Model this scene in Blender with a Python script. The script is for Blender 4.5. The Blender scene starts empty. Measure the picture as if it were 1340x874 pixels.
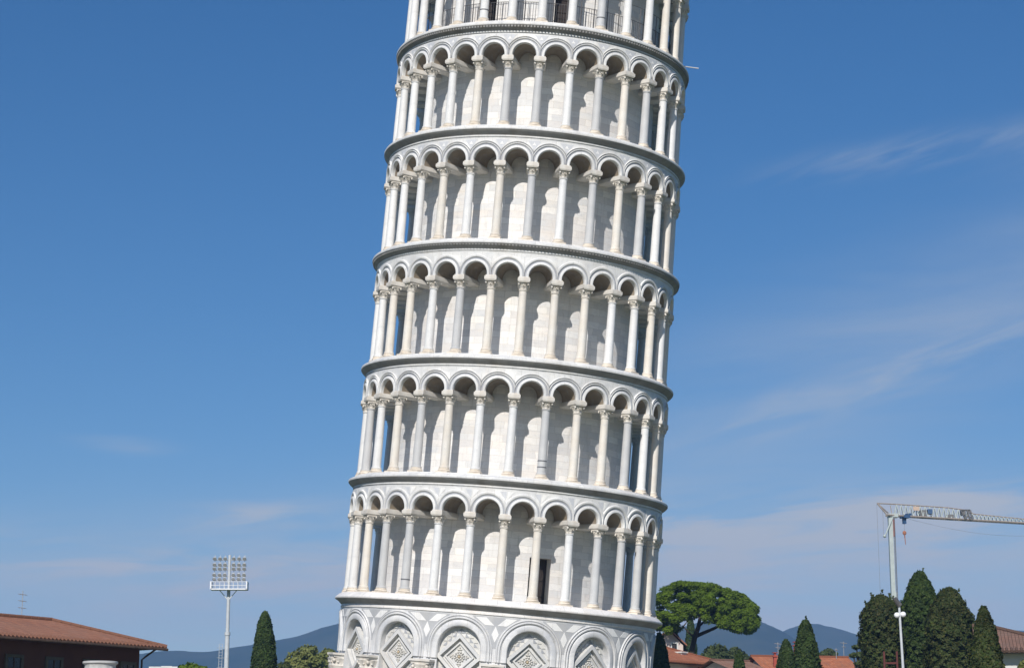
import bpy, math, random
import numpy as np
from mathutils import Vector, Matrix

R = math.radians
SC = bpy.context.scene
COL = SC.collection
rng = np.random.default_rng(7)
random.seed(7)

# ------------------------------------------------------------------ camera
FPX, PPY, PITCH, CAMZ = 2632.3, 437.0, 0.21807, 1.6      # focal length in photo pixels (photo 1340 x 874)
cam_d = bpy.data.cameras.new('camera')
cam = bpy.data.objects.new('camera', cam_d)
COL.objects.link(cam)
cam.location = (0, 0, CAMZ)
cam.rotation_euler = (math.pi / 2 + PITCH, 0, 0)
cam_d.sensor_width = 36.0
cam_d.lens = FPX / 1340.0 * 36.0
cam_d.clip_start = 0.1
cam_d.clip_end = 20000
SC.camera = cam

# ------------------------------------------------------------------ sun and sky
SUN_AZ, SUN_EL = 12.0, 36.0        # degrees left of the direction behind the camera, degrees high
SUN_STRENGTH, SKY_STRENGTH = 5.0, 0.076
EXPOSURE = 0.08
HAZE_DENSITY = 0.00021

sd = bpy.data.lights.new('sun', 'SUN')
sd.energy = SUN_STRENGTH
sd.angle = R(0.53)
sd.color = (1.0, 0.955, 0.90)
sun = bpy.data.objects.new('sun', sd)
COL.objects.link(sun)
ldir = Vector((math.sin(R(SUN_AZ)) * math.cos(R(SUN_EL)), math.cos(R(SUN_AZ)) * math.cos(R(SUN_EL)), -math.sin(R(SUN_EL))))
sun.rotation_euler = ldir.to_track_quat('-Z', 'Y').to_euler()
sun.location = (0, -50, 80)

world = bpy.data.worlds.new('World')
SC.world = world
world.use_nodes = True
WN = world.node_tree
WN.nodes.clear()


def wn(t, **kw):
    n = WN.nodes.new(t)
    for k, v in kw.items():
        setattr(n, k, v)
    return n


def wl(a, b):
    WN.links.new(a, b)


def wm(op, a, b=None, clamp=False):
    n = wn('ShaderNodeMath', operation=op, use_clamp=clamp)
    for i, v in enumerate((a, b)):
        if v is None:
            continue
        if isinstance(v, (int, float)):
            n.inputs[i].default_value = v
        else:
            wl(v, n.inputs[i])
    return n.outputs[0]


sky = wn('ShaderNodeTexSky', sky_type='NISHITA')
sky.sun_disc = False
sky.sun_elevation = R(SUN_EL)
sky.sun_rotation = R(180 + SUN_AZ)
sky.altitude = 0
sky.air_density = 1.0
sky.dust_density = 0.35
sky.ozone_density = 4.0
hsv = wn('ShaderNodeHueSaturation')
hsv.inputs['Saturation'].default_value = 1.30
hsv.inputs['Hue'].default_value = 0.504
wl(sky.outputs[0], hsv.inputs['Color'])
tc = wn('ShaderNodeTexCoord')
sp = wn('ShaderNodeSeparateXYZ')
wl(tc.outputs['Generated'], sp.inputs[0])
az = wm('ARCTAN2', sp.outputs[0], sp.outputs[1])
el = wm('ARCSINE', sp.outputs[2])


def cirrus_noise(sx, sy, shear, detail, seed, lo=.40, hi=.66):
    cb = wn('ShaderNodeCombineXYZ')
    wl(wm('MULTIPLY', az, sx), cb.inputs[0])
    wl(wm('MULTIPLY', wm('SUBTRACT', el, wm('MULTIPLY', az, shear)), sy), cb.inputs[1])
    cb.inputs[2].default_value = seed
    n = wn('ShaderNodeTexNoise')
    n.inputs['Scale'].default_value = 1.0
    n.inputs['Detail'].default_value = detail
    n.inputs['Roughness'].default_value = 0.55
    n.inputs['Distortion'].default_value = 0.6
    wl(cb.outputs[0], n.inputs['Vector'])
    mr = wn('ShaderNodeMapRange')
    mr.inputs['From Min'].default_value = lo
    mr.inputs['From Max'].default_value = hi
    wl(n.outputs['Fac'], mr.inputs['Value'])
    return mr.outputs[0]


def band(az0, el0, slope, w_el, w_az, amp, noise):
    a = wm('SUBTRACT', az, az0)
    e = wm('DIVIDE', wm('SUBTRACT', wm('SUBTRACT', el, el0), wm('MULTIPLY', a, slope)), w_el)
    ga = wm('DIVIDE', a, w_az)
    q = wm('ADD', wm('MULTIPLY', e, e), wm('MULTIPLY', ga, ga))
    g = wm('POWER', 2.718, wm('MULTIPLY', q, -1.0))
    return wm('MULTIPLY', wm('MULTIPLY', g, noise), amp)


nA = cirrus_noise(16, 90, 0.32, 6, 1.3)
nB = cirrus_noise(12, 75, 0.06, 6, 5.1)
nC = cirrus_noise(6, 22, 0.2, 4, 9.7)
nD = cirrus_noise(5, 30, 0.03, 5, 3.9, .22, .60)
bands = [
    band(0.205, 0.302, 0.10, 0.007, 0.060, 0.40, nA),
    band(0.26, 0.302, 0.05, 0.011, 0.045, 0.22, nC),
    band(0.185, 0.193, 0.30, 0.011, 0.10, 0.46, nA),
    band(0.19, 0.205, 0.26, 0.042, 0.14, 0.46, nD),
    band(0.27, 0.255, 0.30, 0.020, 0.06, 0.20, nC),
    band(0.17, 0.130, 0.05, 0.009, 0.14, 1.05, nB),
    band(0.15, 0.113, 0.03, 0.016, 0.16, 0.90, nB),
    band(0.17, 0.088, 0.02, 0.045, 0.26, 0.95, nD),
    band(-0.19, 0.160, -0.08, 0.004, 0.022, 0.36, nB),
    band(-0.13, 0.126, 0.10, 0.007, 0.040, 0.90, nB),
    band(-0.21, 0.104, -0.07, 0.010, 0.09, 1.0, nB),
    band(-0.10, 0.094, 0.02, 0.014, 0.10, 0.85, nB),
    band(-0.15, 0.080, 0.0, 0.036, 0.24, 0.70, nD),
    band(-0.02, 0.125, 0.15, 0.012, 0.10, 0.60, nB),
]
tot = bands[0]
for b in bands[1:]:
    tot = wm('ADD', tot, b)
tot = wm('MULTIPLY', tot, 0.85, clamp=True)
mixc = wn('ShaderNodeMix', data_type='RGBA')
wl(tot, mixc.inputs[0])
wl(hsv.outputs[0], mixc.inputs[6])
mixc.inputs[7].default_value = (6.3, 6.6, 6.9, 1)
bg = wn('ShaderNodeBackground')
bg.inputs['Strength'].default_value = SKY_STRENGTH
wl(mixc.outputs[2], bg.inputs['Color'])
wo = wn('ShaderNodeOutputWorld')
wl(bg.outputs[0], wo.inputs['Surface'])

SC.view_settings.view_transform = 'Standard'
SC.view_settings.look = 'None'
SC.view_settings.exposure = EXPOSURE
SC.view_settings.gamma = 1.0
SC.view_settings.use_curve_mapping = False
SC.render.engine = 'CYCLES'
SC.cycles.volume_bounces = 1

# ------------------------------------------------------------------ helpers


def at(x, y, Y):
    """World point at ground distance Y on the line of sight through photo pixel (x, y)."""
    u, v = (x - 670.0) / FPX, (PPY - y) / FPX
    c, s = math.cos(PITCH), math.sin(PITCH)
    d = Vector((u, c - v * s, s + v * c))
    k = Y / d.y
    return Vector((d.x * k, Y, CAMZ + d.z * k))


class MB:
    """Collects vertices and faces and links them as ONE mesh object."""

    def __init__(self):
        self.v, self.f, self.uv, self.mi = [], [], [], []
        self.m = 0

    def face(self, pts, uv=None):
        n = len(self.v)
        self.v.extend([tuple(p) for p in pts])
        self.f.append(tuple(range(n, n + len(pts))))
        self.uv.append(uv)
        self.mi.append(self.m)

    def grid(self, P, closed_u=False, UV=None, flip=False):
        """P[i][j] grid of points -> quads."""
        n0 = len(self.v)
        ni, nj = len(P), len(P[0])
        for row in P:
            self.v.extend([tuple(p) for p in row])
        for i in range(ni if closed_u else ni - 1):
            for j in range(nj - 1):
                i2 = (i + 1) % ni
                q = [n0 + i * nj + j, n0 + i2 * nj + j, n0 + i2 * nj + j + 1, n0 + i * nj + j + 1]
                uv = None
                if UV is not None:
                    ii2 = i + 1
                    uv = [UV[i][j], UV[ii2][j], UV[ii2][j + 1], UV[i][j + 1]]
                if flip:
                    q.reverse()
                    if uv:
                        uv.reverse()
                self.f.append(tuple(q))
                self.uv.append(uv)
                self.mi.append(self.m)

    def lathe(self, prof, n=32, cx=0, cy=0, cap=True, rfun=None):
        P = []
        for i in range(n):
            t = 2 * math.pi * i / n
            row = []
            for k, (r, z) in enumerate(prof):
                rr = r * (rfun(t, k, z) if rfun else 1)
                row.append((cx + rr * math.sin(t), cy - rr * math.cos(t), z))
            P.append(row)
        UV = [[(2 * math.pi * i / n * max(p[0], .01), p[1]) for p in prof] for i in range(n + 1)]
        self.grid(P, True, UV)
        if cap:
            self.face([P[i][-1] for i in range(n)])
            self.face([P[i][0] for i in reversed(range(n))])

    def box(self, c, s, rot=0.0, taper=(1, 1)):
        """centre c, full size s, rot about z; taper scales the bottom face."""
        hx, hy, hz = s[0] / 2, s[1] / 2, s[2] / 2
        cr, sr = math.cos(rot), math.sin(rot)
        pts = []
        for z, kx, ky in ((-hz, taper[0], taper[1]), (hz, 1, 1)):
            for x, y in ((-hx, -hy), (hx, -hy), (hx, hy), (-hx, hy)):
                x *= kx
                y *= ky
                pts.append((c[0] + x * cr - y * sr, c[1] + x * sr + y * cr, c[2] + z))
        n = len(self.v)
        self.v.extend(pts)
        for q in ((3, 2, 1, 0), (4, 5, 6, 7), (0, 1, 5, 4), (1, 2, 6, 5), (2, 3, 7, 6), (3, 0, 4, 7)):
            self.f.append(tuple(n + k for k in q))
            self.uv.append(None)
            self.mi.append(self.m)

    def tube(self, pts, radii, n=8, cap=True):
        pts = [Vector(p) for p in pts]
        if isinstance(radii, (int, float)):
            radii = [radii] * len(pts)
        rings = []
        ref = None
        for i, p in enumerate(pts):
            d = (pts[min(i + 1, len(pts) - 1)] - pts[max(i - 1, 0)]).normalized()
            if ref is None:
                ref = Vector((1, 0, 0)) if abs(d.x) < 0.8 else Vector((0, 1, 0))
            a = (ref - d * ref.dot(d)).normalized()
            ref = a
            b = d.cross(a)
            rings.append([p + (a * math.cos(2 * math.pi * k / n) + b * math.sin(2 * math.pi * k / n)) * radii[i] for k in range(n)])
        P = [[rings[i][k] for i in range(len(pts))] for k in range(n)]
        self.grid(P, True)
        if cap:
            self.face(list(reversed(rings[0])))
            self.face(rings[-1])

    def blob(self, c, r, n=10, m=7, squash=(1, 1, 1)):
        P = []
        for i in range(n):
            t = 2 * math.pi * i / n
            P.append([(c[0] + squash[0] * r * math.sin(math.pi * j / m) * math.cos(t),
                       c[1] + squash[1] * r * math.sin(math.pi * j / m) * math.sin(t),
                       c[2] - squash[2] * r * math.cos(math.pi * j / m)) for j in range(m + 1)])
        self.grid(P, True)

    def build(self, name, mats, parent=None, loc=(0, 0, 0), rotz=0.0, smooth=None):
        me = bpy.data.meshes.new(name)
        me.from_pydata(self.v, [], self.f)
        if any(u is not None for u in self.uv):
            ul = me.uv_layers.new(name='UVMap')
            arr = np.zeros((len(me.loops), 2), np.float32)
            k = 0
            for f, u in zip(self.f, self.uv):
                if u is not None:
                    arr[k:k + len(f)] = u
                k += len(f)
            ul.data.foreach_set('uv', arr.ravel())
        if not isinstance(mats, (list, tuple)):
            mats = [mats]
        for m in mats:
            me.materials.append(m)
        me.polygons.foreach_set('material_index', self.mi)
        if smooth is not None:
            me.polygons.foreach_set('use_smooth', [True] * len(self.f))
            me.update()
            me.set_sharp_from_angle(angle=R(smooth))
        me.validate()
        me.update()
        o = bpy.data.objects.new(name, me)
        COL.objects.link(o)
        o.location = loc
        o.rotation_euler = (0, 0, rotz)
        o.parent = parent
        return o


def tag(o, label=None, cat=None, group=None, kind=None):
    if label:
        o['label'] = label
    if cat:
        o['category'] = cat
    if group:
        o['group'] = group
    if kind:
        o['kind'] = kind
    return o


def empty(name, loc, label, cat, group=None, rotz=0.0):
    o = bpy.data.objects.new(name, None)
    COL.objects.link(o)
    o.location = loc
    o.rotation_euler = (0, 0, rotz)
    o.empty_display_size = 0.5
    return tag(o, label, cat, group)


# ------------------------------------------------------------------ materials


class NT:
    def __init__(self, name):
        self.m = bpy.data.materials.new(name)
        self.m.use_nodes = True
        self.t = self.m.node_tree
        self.t.nodes.clear()
        self.out = self.n('ShaderNodeOutputMaterial')
        self.p = self.n('ShaderNodeBsdfPrincipled')
        self.l(self.p.outputs[0], self.out.inputs['Surface'])

    def n(self, t, **kw):
        n = self.t.nodes.new(t)
        for k, v in kw.items():
            setattr(n, k, v)
        return n

    def l(self, a, b):
        self.t.links.new(a, b)

    def noise(self, vec, scale, detail=4, rough=.55, lo=.35, hi=.65):
        n = self.n('ShaderNodeTexNoise')
        n.inputs['Scale'].default_value = scale
        n.inputs['Detail'].default_value = detail
        n.inputs['Roughness'].default_value = rough
        self.l(vec, n.inputs['Vector'])
        mr = self.n('ShaderNodeMapRange')
        mr.inputs['From Min'].default_value = lo
        mr.inputs['From Max'].default_value = hi
        self.l(n.outputs['Fac'], mr.inputs['Value'])
        return mr.outputs[0]

    def mapping(self, vec, scale):
        m = self.n('ShaderNodeMapping')
        m.inputs['Scale'].default_value = scale
        self.l(vec, m.inputs['Vector'])
        return m.outputs[0]

    def mix(self, fac, a, b, mode='MIX'):
        n = self.n('ShaderNodeMix', data_type='RGBA', blend_type=mode)
        for sock, v in ((n.inputs[0], fac), (n.inputs[6], a), (n.inputs[7], b)):
            if isinstance(v, (int, float)):
                sock.default_value = v
            elif isinstance(v, tuple):
                sock.default_value = (*v, 1) if len(v) == 3 else v
            else:
                self.l(v, sock)
        return n.outputs[2]

    def math(self, op, a, b):
        n = self.n('ShaderNodeMath', operation=op)
        for i, v in enumerate((a, b)):
            if isinstance(v, (int, float)):
                n.inputs[i].default_value = v
            else:
                self.l(v, n.inputs[i])
        return n.outputs[0]

    def bump(self, h, strength, dist):
        b = self.n('ShaderNodeBump')
        b.inputs['Strength'].default_value = strength
        b.inputs['Distance'].default_value = dist
        self.l(h, b.inputs['Height'])
        self.l(b.outputs[0], self.p.inputs['Normal'])

    def base(self, c, rough=.6, spec=.35, metal=0.0):
        if isinstance(c, tuple):
            self.p.inputs['Base Color'].default_value = (*c, 1)
        else:
            self.l(c, self.p.inputs['Base Color'])
        self.p.inputs['Roughness'].default_value = rough
        self.p.inputs['Specular IOR Level'].default_value = spec
        self.p.inputs['Metallic'].default_value = metal
        return self.m


def mat_marble(name, c0, c1, stain=(.50, .43, .33), stain_amt=.35, vein=(.42, .44, .47), vein_amt=.3, rnd=.0, joints=0, streak=.35):
    t = NT(name)
    tcd = t.n('ShaderNodeTexCoord').outputs['Object']
    c = t.mix(t.noise(tcd, 1.3, 5), c0, c1)
    v = t.noise(t.mapping(tcd, (1, 1, 2.2)), 2.6, 8, .62, .5, .72)
    c = t.mix(t.math('MULTIPLY', v, vein_amt), c, vein)
    s = t.noise(t.mapping(tcd, (1.0, 1.0, .35)), 1.1, 6, .6, .52, .72)
    c = t.mix(t.math('MULTIPLY', s, stain_amt), c, stain)
    g = t.noise(t.mapping(tcd, (6, 6, .6)), 1.0, 5, .6, .55, .8)
    c = t.mix(t.math('MULTIPLY', g, streak), c, (.30, .29, .27))
    if joints:                       # separate stones round the ring: each its own shade, a thin joint between
        sx = t.n('ShaderNodeSeparateXYZ')
        t.l(tcd, sx.inputs[0])
        an = t.math('MULTIPLY', t.math('ARCTAN2', sx.outputs[0], sx.outputs[1]), joints / (2 * math.pi))
        an = t.math('ADD', an, t.math('MULTIPLY', t.math('FLOOR', t.math('MULTIPLY', sx.outputs[2], 2.6), 0), .37))
        wnz = t.n('ShaderNodeTexWhiteNoise', noise_dimensions='2D')
        cb = t.n('ShaderNodeCombineXYZ')
        t.l(t.math('FLOOR', an, 0), cb.inputs[0])
        t.l(t.math('FLOOR', t.math('MULTIPLY', sx.outputs[2], 2.6), 0), cb.inputs[1])
        t.l(cb.outputs[0], wnz.inputs['Vector'])
        c = t.mix(t.math('MULTIPLY', wnz.outputs['Value'], .30), c, tuple(.68 * q for q in c1))
        jl = t.math('LESS_THAN', t.math('FRACT', an, 0), .018)
        c = t.mix(t.math('MULTIPLY', jl, .45), c, (.26, .24, .21))
    if rnd:
        oi = t.n('ShaderNodeObjectInfo').outputs['Random']
        c = t.mix(t.math('MULTIPLY', oi, rnd), c, (.40, .39, .37))
    t.bump(t.noise(tcd, 22, 4, .6, .2, .8), .25, .015)
    return t.base(c, .55, .3)


def mat_wall_blocks(name, bw, bh):
    t = NT(name)
    uv = t.n('ShaderNodeUVMap').outputs[0]
    obj = t.n('ShaderNodeTexCoord').outputs['Object']
    wob = t.n('ShaderNodeTexNoise')
    wob.inputs['Scale'].default_value = 1.6
    t.l(uv, wob.inputs['Vector'])
    br = t.n('ShaderNodeTexBrick')
    br.offset = .43
    br.inputs['Scale'].default_value = 1.0
    br.inputs['Brick Width'].default_value = bw
    br.inputs['Row Height'].default_value = bh
    br.inputs['Mortar Size'].default_value = .007
    br.inputs['Mortar Smooth'].default_value = .3
    br.inputs['Bias'].default_value = 0.0
    br.inputs['Color1'].default_value = (.77, .755, .725, 1)
    br.inputs['Color2'].default_value = (.58, .585, .585, 1)
    br.inputs['Mortar'].default_value = (.50, .48, .44, 1)
    add = t.n('ShaderNodeVectorMath', operation='MULTIPLY_ADD')
    t.l(wob.outputs['Color'], add.inputs[0])
    add.inputs[1].default_value = (.25, .03, 0)
    t.l(uv, add.inputs[2])
    t.l(add.outputs[0], br.inputs['Vector'])
    br2 = t.n('ShaderNodeTexBrick')
    br2.offset = .5
    for k, v in (('Scale', 1.0), ('Brick Width', bw * 2.2), ('Row Height', bh * 1.0), ('Mortar Size', 0.0)):
        br2.inputs[k].default_value = v
    br2.inputs['Color1'].default_value = (0, 0, 0, 1)
    br2.inputs['Color2'].default_value = (1, 1, 1, 1)
    t.l(add.outputs[0], br2.inputs['Vector'])
    c = br.outputs['Color']
    warm = t.noise(t.mapping(uv, (.35, 1.1, 1)), 1.0, 4, .55, .48, .70)
    c = t.mix(t.math('MULTIPLY', warm, .30), c, (.74, .64, .51))
    c = t.mix(t.math('MULTIPLY', br2.outputs['Color'], .14), c, (.66, .50, .38))
    vein = t.noise(t.mapping(obj, (1, 1, 3)), 3.0, 8, .65, .5, .75)
    c = t.mix(t.math('MULTIPLY', vein, .42), c, (.40, .41, .43))
    drip = t.noise(t.mapping(uv, (5, .5, 1)), 1.0, 5, .6, .56, .8)
    c = t.mix(t.math('MULTIPLY', drip, .45), c, (.37, .34, .29))
    t.bump(br.outputs['Fac'], .4, -.012)
    return t.base(c, .6, .25)


def mat_noise(name, c0, c1, scale=2.0, rough=.7, spec=.2, detail=5, bump=0.0, metal=0.0, mapsc=None):
    t = NT(name)
    v = t.n('ShaderNodeTexCoord').outputs['Object']
    if mapsc:
        v = t.mapping(v, mapsc)
    f = t.noise(v, scale, detail)
    if bump:
        t.bump(f, bump, .02)
    return t.base(t.mix(f, c0, c1), rough, spec, metal)


def mat_tiles(name, c0, c1, c2, pitch=.22):
    """Terracotta roof: rows of curved tiles running down the slope (UV: u across, v down)."""
    t = NT(name)
    uv = t.n('ShaderNodeUVMap').outputs[0]
    br = t.n('ShaderNodeTexBrick')
    br.offset = 0.0
    br.inputs['Scale'].default_value = 1.0
    br.inputs['Brick Width'].default_value = pitch
    br.inputs['Row Height'].default_value = .38
    br.inputs['Mortar Size'].default_value = .018
    br.inputs['Color1'].default_value = (*c0, 1)
    br.inputs['Color2'].default_value = (*c1, 1)
    br.inputs['Mortar'].default_value = (c0[0] * .45, c0[1] * .45, c0[2] * .45, 1)
    t.l(uv, br.inputs['Vector'])
    c = t.mix(t.math('MULTIPLY', t.noise(uv, .8, 6, .65, .42, .68), .65), br.outputs['Color'], c2)
    c = t.mix(t.math('MULTIPLY', t.noise(t.mapping(uv, (3.2, .5, 1)), 1.0, 6, .7, .48, .74), .5), c, (.11, .09, .075))
    sx = t.n('ShaderNodeSeparateXYZ')
    t.l(uv, sx.inputs[0])
    w = t.math('SINE', t.math('MULTIPLY', sx.outputs[0], 2 * math.pi / pitch), 0)
    t.bump(w, .45, .04)
    return t.base(c, .85, .15)


def mat_leaf(name, dark, mid, light, clump=.7, trans=.25):
    t = NT(name)
    v = t.n('ShaderNodeTexCoord').outputs['Object']
    rp = t.n('ShaderNodeNewGeometry').outputs['Random Per Island']
    c = t.mix(t.noise(v, clump, 4, .6, .35, .65), dark, mid)
    f = t.math('MULTIPLY', t.math('POWER', rp, 2.0), .5)
    c = t.mix(f, c, light)
    t.base(c, .65, .2)
    tr = t.n('ShaderNodeBsdfTranslucent')
    t.l(c, tr.inputs['Color'])
    mx = t.n('ShaderNodeMixShader')
    mx.inputs[0].default_value = trans
    t.l(t.p.outputs[0], mx.inputs[1])
    t.l(tr.outputs[0], mx.inputs[2])
    t.l(mx.outputs[0], t.out.inputs['Surface'])
    return t.m


M = {}
M['white'] = mat_marble('marble_white', (.76, .75, .72), (.62, .62, .615), stain_amt=.30, vein_amt=.4, joints=61, streak=.45)
M['cornice'] = mat_marble('marble_weathered', (.66, .64, .60), (.52, .515, .50), stain=(.42, .36, .28), stain_amt=.45)
M['ground_storey'] = mat_marble('marble_ground_storey', (.70, .69, .67), (.56, .565, .575), stain_amt=.30, vein_amt=.5, joints=56)
M['ledge'] = mat_marble('marble_ledge', (.80, .77, .73), (.70, .68, .66), stain=(.58, .45, .35), stain_amt=.3, vein_amt=.35, joints=48, streak=.45)
M['shaft_white'] = mat_marble('marble_shaft_white', (.77, .765, .745), (.68, .68, .675), stain_amt=.22, rnd=.22)
M['shaft_grey'] = mat_marble('marble_shaft_grey', (.55, .55, .545), (.46, .465, .47), stain_amt=.15, rnd=.2)
M['shaft_cream'] = mat_marble('marble_shaft_cream', (.72, .685, .62), (.66, .605, .525), stain=(.58, .46, .34), stain_amt=.4, rnd=.12)
M['capital'] = mat_marble('marble_capital', (.68, .64, .57), (.58, .55, .50), stain=(.40, .33, .25), stain_amt=.55)
M['base'] = mat_marble('marble_base', (.72, .66, .57), (.66, .58, .48), stain_amt=.4)
M['impost'] = mat_marble('marble_impost', (.68, .65, .60), (.60, .57, .52), stain=(.46, .38, .28), stain_amt=.45)
M['inlay_grey'] = mat_marble('marble_inlay_grey', (.36, .37, .39), (.29, .30, .32), stain_amt=.1)
M['inlay_pale'] = mat_marble('marble_inlay_pale', (.58, .585, .60), (.50, .51, .53), stain_amt=.1)
M['groove'] = mat_marble('marble_groove', (.38, .39, .41), (.30, .31, .34), stain_amt=.1)
M['inlay_mid'] = mat_marble('marble_inlay_mid', (.46, .465, .47), (.37, .375, .385), stain_amt=.2)
M['inlay_white'] = mat_marble('marble_inlay_white', (.78, .77, .74), (.72, .71, .70), stain_amt=.1, vein_amt=.15)
M['blocks'] = mat_wall_blocks('marble_block_wall', .85, .33)
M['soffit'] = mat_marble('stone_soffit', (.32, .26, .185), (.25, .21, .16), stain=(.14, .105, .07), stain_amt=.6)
M['crust_shade'] = mat_marble('stone_crust_shade', (.32, .31, .29), (.23, .225, .215), stain=(.18, .15, .11), stain_amt=.6, joints=40)  # weathered stone under the cornice lip, colour darkened further to deepen the shade there
M['iron'] = mat_noise('dark_iron', (.06, .06, .065), (.10, .095, .09), 8, .5, .4)
M['band'] = mat_noise('iron_band', (.10, .10, .11), (.16, .16, .17), 8, .5, .4)
M['doorwood'] = mat_noise('dark_door', (.025, .02, .018), (.05, .04, .035), 5, .7, .2, mapsc=(8, 8, 1))
M['lozenge'] = mat_marble('marble_lozenge', (.64, .63, .60), (.54, .54, .535), stain_amt=.35, vein_amt=.4)
M['recess_pale'] = mat_marble('marble_recess_pale', (.62, .61, .57), (.54, .53, .50), stain_amt=.4)
M['rosette'] = mat_marble('marble_rosette', (.58, .56, .51), (.50, .48, .44), stain_amt=.3)
M['rosette_heart'] = mat_noise('rosette_heart', (.50, .41, .28), (.42, .33, .22), 6, .6, .3)

# ------------------------------------------------------------------ the setting: ground, paving, hills, haze
M['grass'] = mat_noise('lawn', (.055, .085, .022), (.09, .11, .035), 3, .9, .1, 8)
M['pave'] = mat_noise('paving', (.36, .33, .28), (.28, .26, .22), 1.5, .8, .2, 8)
g = MB()
for i in range(-4, 4):
    for j in range(-1, 8):
        g.face([(i * 850, j * 450, 0), (i * 850 + 850, j * 450, 0), (i * 850 + 850, j * 450 + 450, 0), (i * 850, j * 450 + 450, 0)])
tag(g.build('ground', M['grass']), kind='structure')
g = MB()
TX, TY = -0.4, 101.6
n = 96
g.face([(TX + 15 * math.sin(-2 * math.pi * k / n), TY + 15 * math.cos(-2 * math.pi * k / n), .004) for k in range(n)])
tag(g.build('paving', M['pave']), kind='structure')
g = MB()
g.face([(-60, 40, .004), (60, 40, .004), (60, 72, .004), (-60, 72, .004)])
tag(g.build('path', M['pave']), kind='structure')

M['hill'] = mat_noise('hill_woods', (.016, .032, .018), (.042, .052, .030), .011, .95, .05, 9)


def hill(name, ridge, Y, seed, depth=700):
    """Ridge given as (photo x, photo y) seen at ground distance Y, built as a real wooded slope."""
    r = np.random.default_rng(seed)
    xs = np.linspace(ridge[0][0], ridge[-1][0], 170)
    ys = np.interp(xs, [p[0] for p in ridge], [p[1] for p in ridge])
    kern = np.ones(7) / 7
    ys = np.convolve(np.pad(ys, 3, mode='edge'), kern, mode='valid')
    ys = ys + np.convolve(r.normal(0, .8, len(xs) + 4), np.ones(5) / 5, mode='valid')
    P = []
    nv = 26
    ph = r.uniform(0, 6, 6)
    for x, y in zip(xs, ys):
        w = at(x, y, Y)
        row = []
        for k in range(nv):
            t = -1 + 2 * k / (nv - 1)
            hgt = (1 - abs(t)) ** 1.15
            # spurs and gullies run down the slope
            bump = 1 + .10 * math.sin(w.x * .018 + ph[0] + t * 2) * abs(t) * 2 * (1 - abs(t)) + .08 * math.sin(w.x * .047 + ph[1] - t * 5) * abs(t) * (1 - abs(t)) * 2
            row.append((w.x * (1 + t * depth / Y * .3), Y + t * depth, max(-0.6, (w.z + 1) * hgt * bump - .6)))
        P.append(row)
    b = MB()
    b.grid(P)
    return tag(b.build(name, M['hill'], smooth=60), kind='structure')


hill('hills', [(-260, 838), (-120, 836), (0, 846), (120, 857), (195, 851), (225, 843), (272, 849.5), (330, 838), (400, 820), (443, 808),
               (520, 800), (600, 815), (660, 838), (720, 900), (770, 980)], 2500, 3)
hill('hills', [(700, 960), (760, 880), (820, 838), (860, 826), (920, 806), (968, 799), (993, 806), (1020, 819), (1045, 834), (1085, 856), (1140, 905), (1190, 960)], 2350, 5)
hill('hills', [(930, 900), (985, 838), (1019, 820), (1040, 811), (1058, 806.5), (1078, 809), (1105, 820), (1128, 829), (1170, 842), (1215, 830),
               (1250, 812), (1275, 807), (1300, 811), (1316, 815), (1345, 816), (1420, 828), (1560, 850), (1700, 900)], 2750, 8)

# the air: one closed box of thin haze round everything
g = MB()
g.box((0, 1650, 149), (7400, 4100, 300))
t = NT('haze_air')
t.t.nodes.remove(t.p)
pv = t.n('ShaderNodeVolumePrincipled')
pv.inputs['Color'].default_value = (.31, .54, 1.0, 1)
pv.inputs['Density'].default_value = HAZE_DENSITY
pv.inputs['Anisotropy'].default_value = 0.0
t.l(pv.outputs[0], t.out.inputs['Volume'])
hz = tag(g.build('haze', t.m), kind='stuff')

# ------------------------------------------------------------------ the leaning tower
# tower frame: x right, y away, z along the leaning axis; HB = height of the ground storey's cornice lip
AX = Vector((0.0809171, -0.0487627, 1.0)).normalized()
EX = (Vector((1, 0, 0)) - AX * AX.x).normalized()
EY = AX.cross(EX)
O0 = Vector((-0.67364, 102.00946, 8.33 + CAMZ))
HB = O0.z / AX.z
BASE = O0 - AX * HB
HS = [0, 5.86723, 11.62027, 17.27776, 22.97254, 28.32027, 33.75]
RL = [8.25437, 8.13030, 8.02422, 7.96614, 7.87753, 7.72436, 7.62]
tower = empty('leaning_tower', (0, 0, 0), 'white marble round tower leaning right, tiers of columned arcades one above the other', 'tower')
tower.matrix_world = Matrix(((EX.x, EY.x, AX.x, BASE.x), (EX.y, EY.y, AX.y, BASE.y), (EX.z, EY.z, AX.z, BASE.z), (0, 0, 0, 1)))


def pol(th, r, z):
    return (r * math.sin(th), -r * math.cos(th), z)


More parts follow.
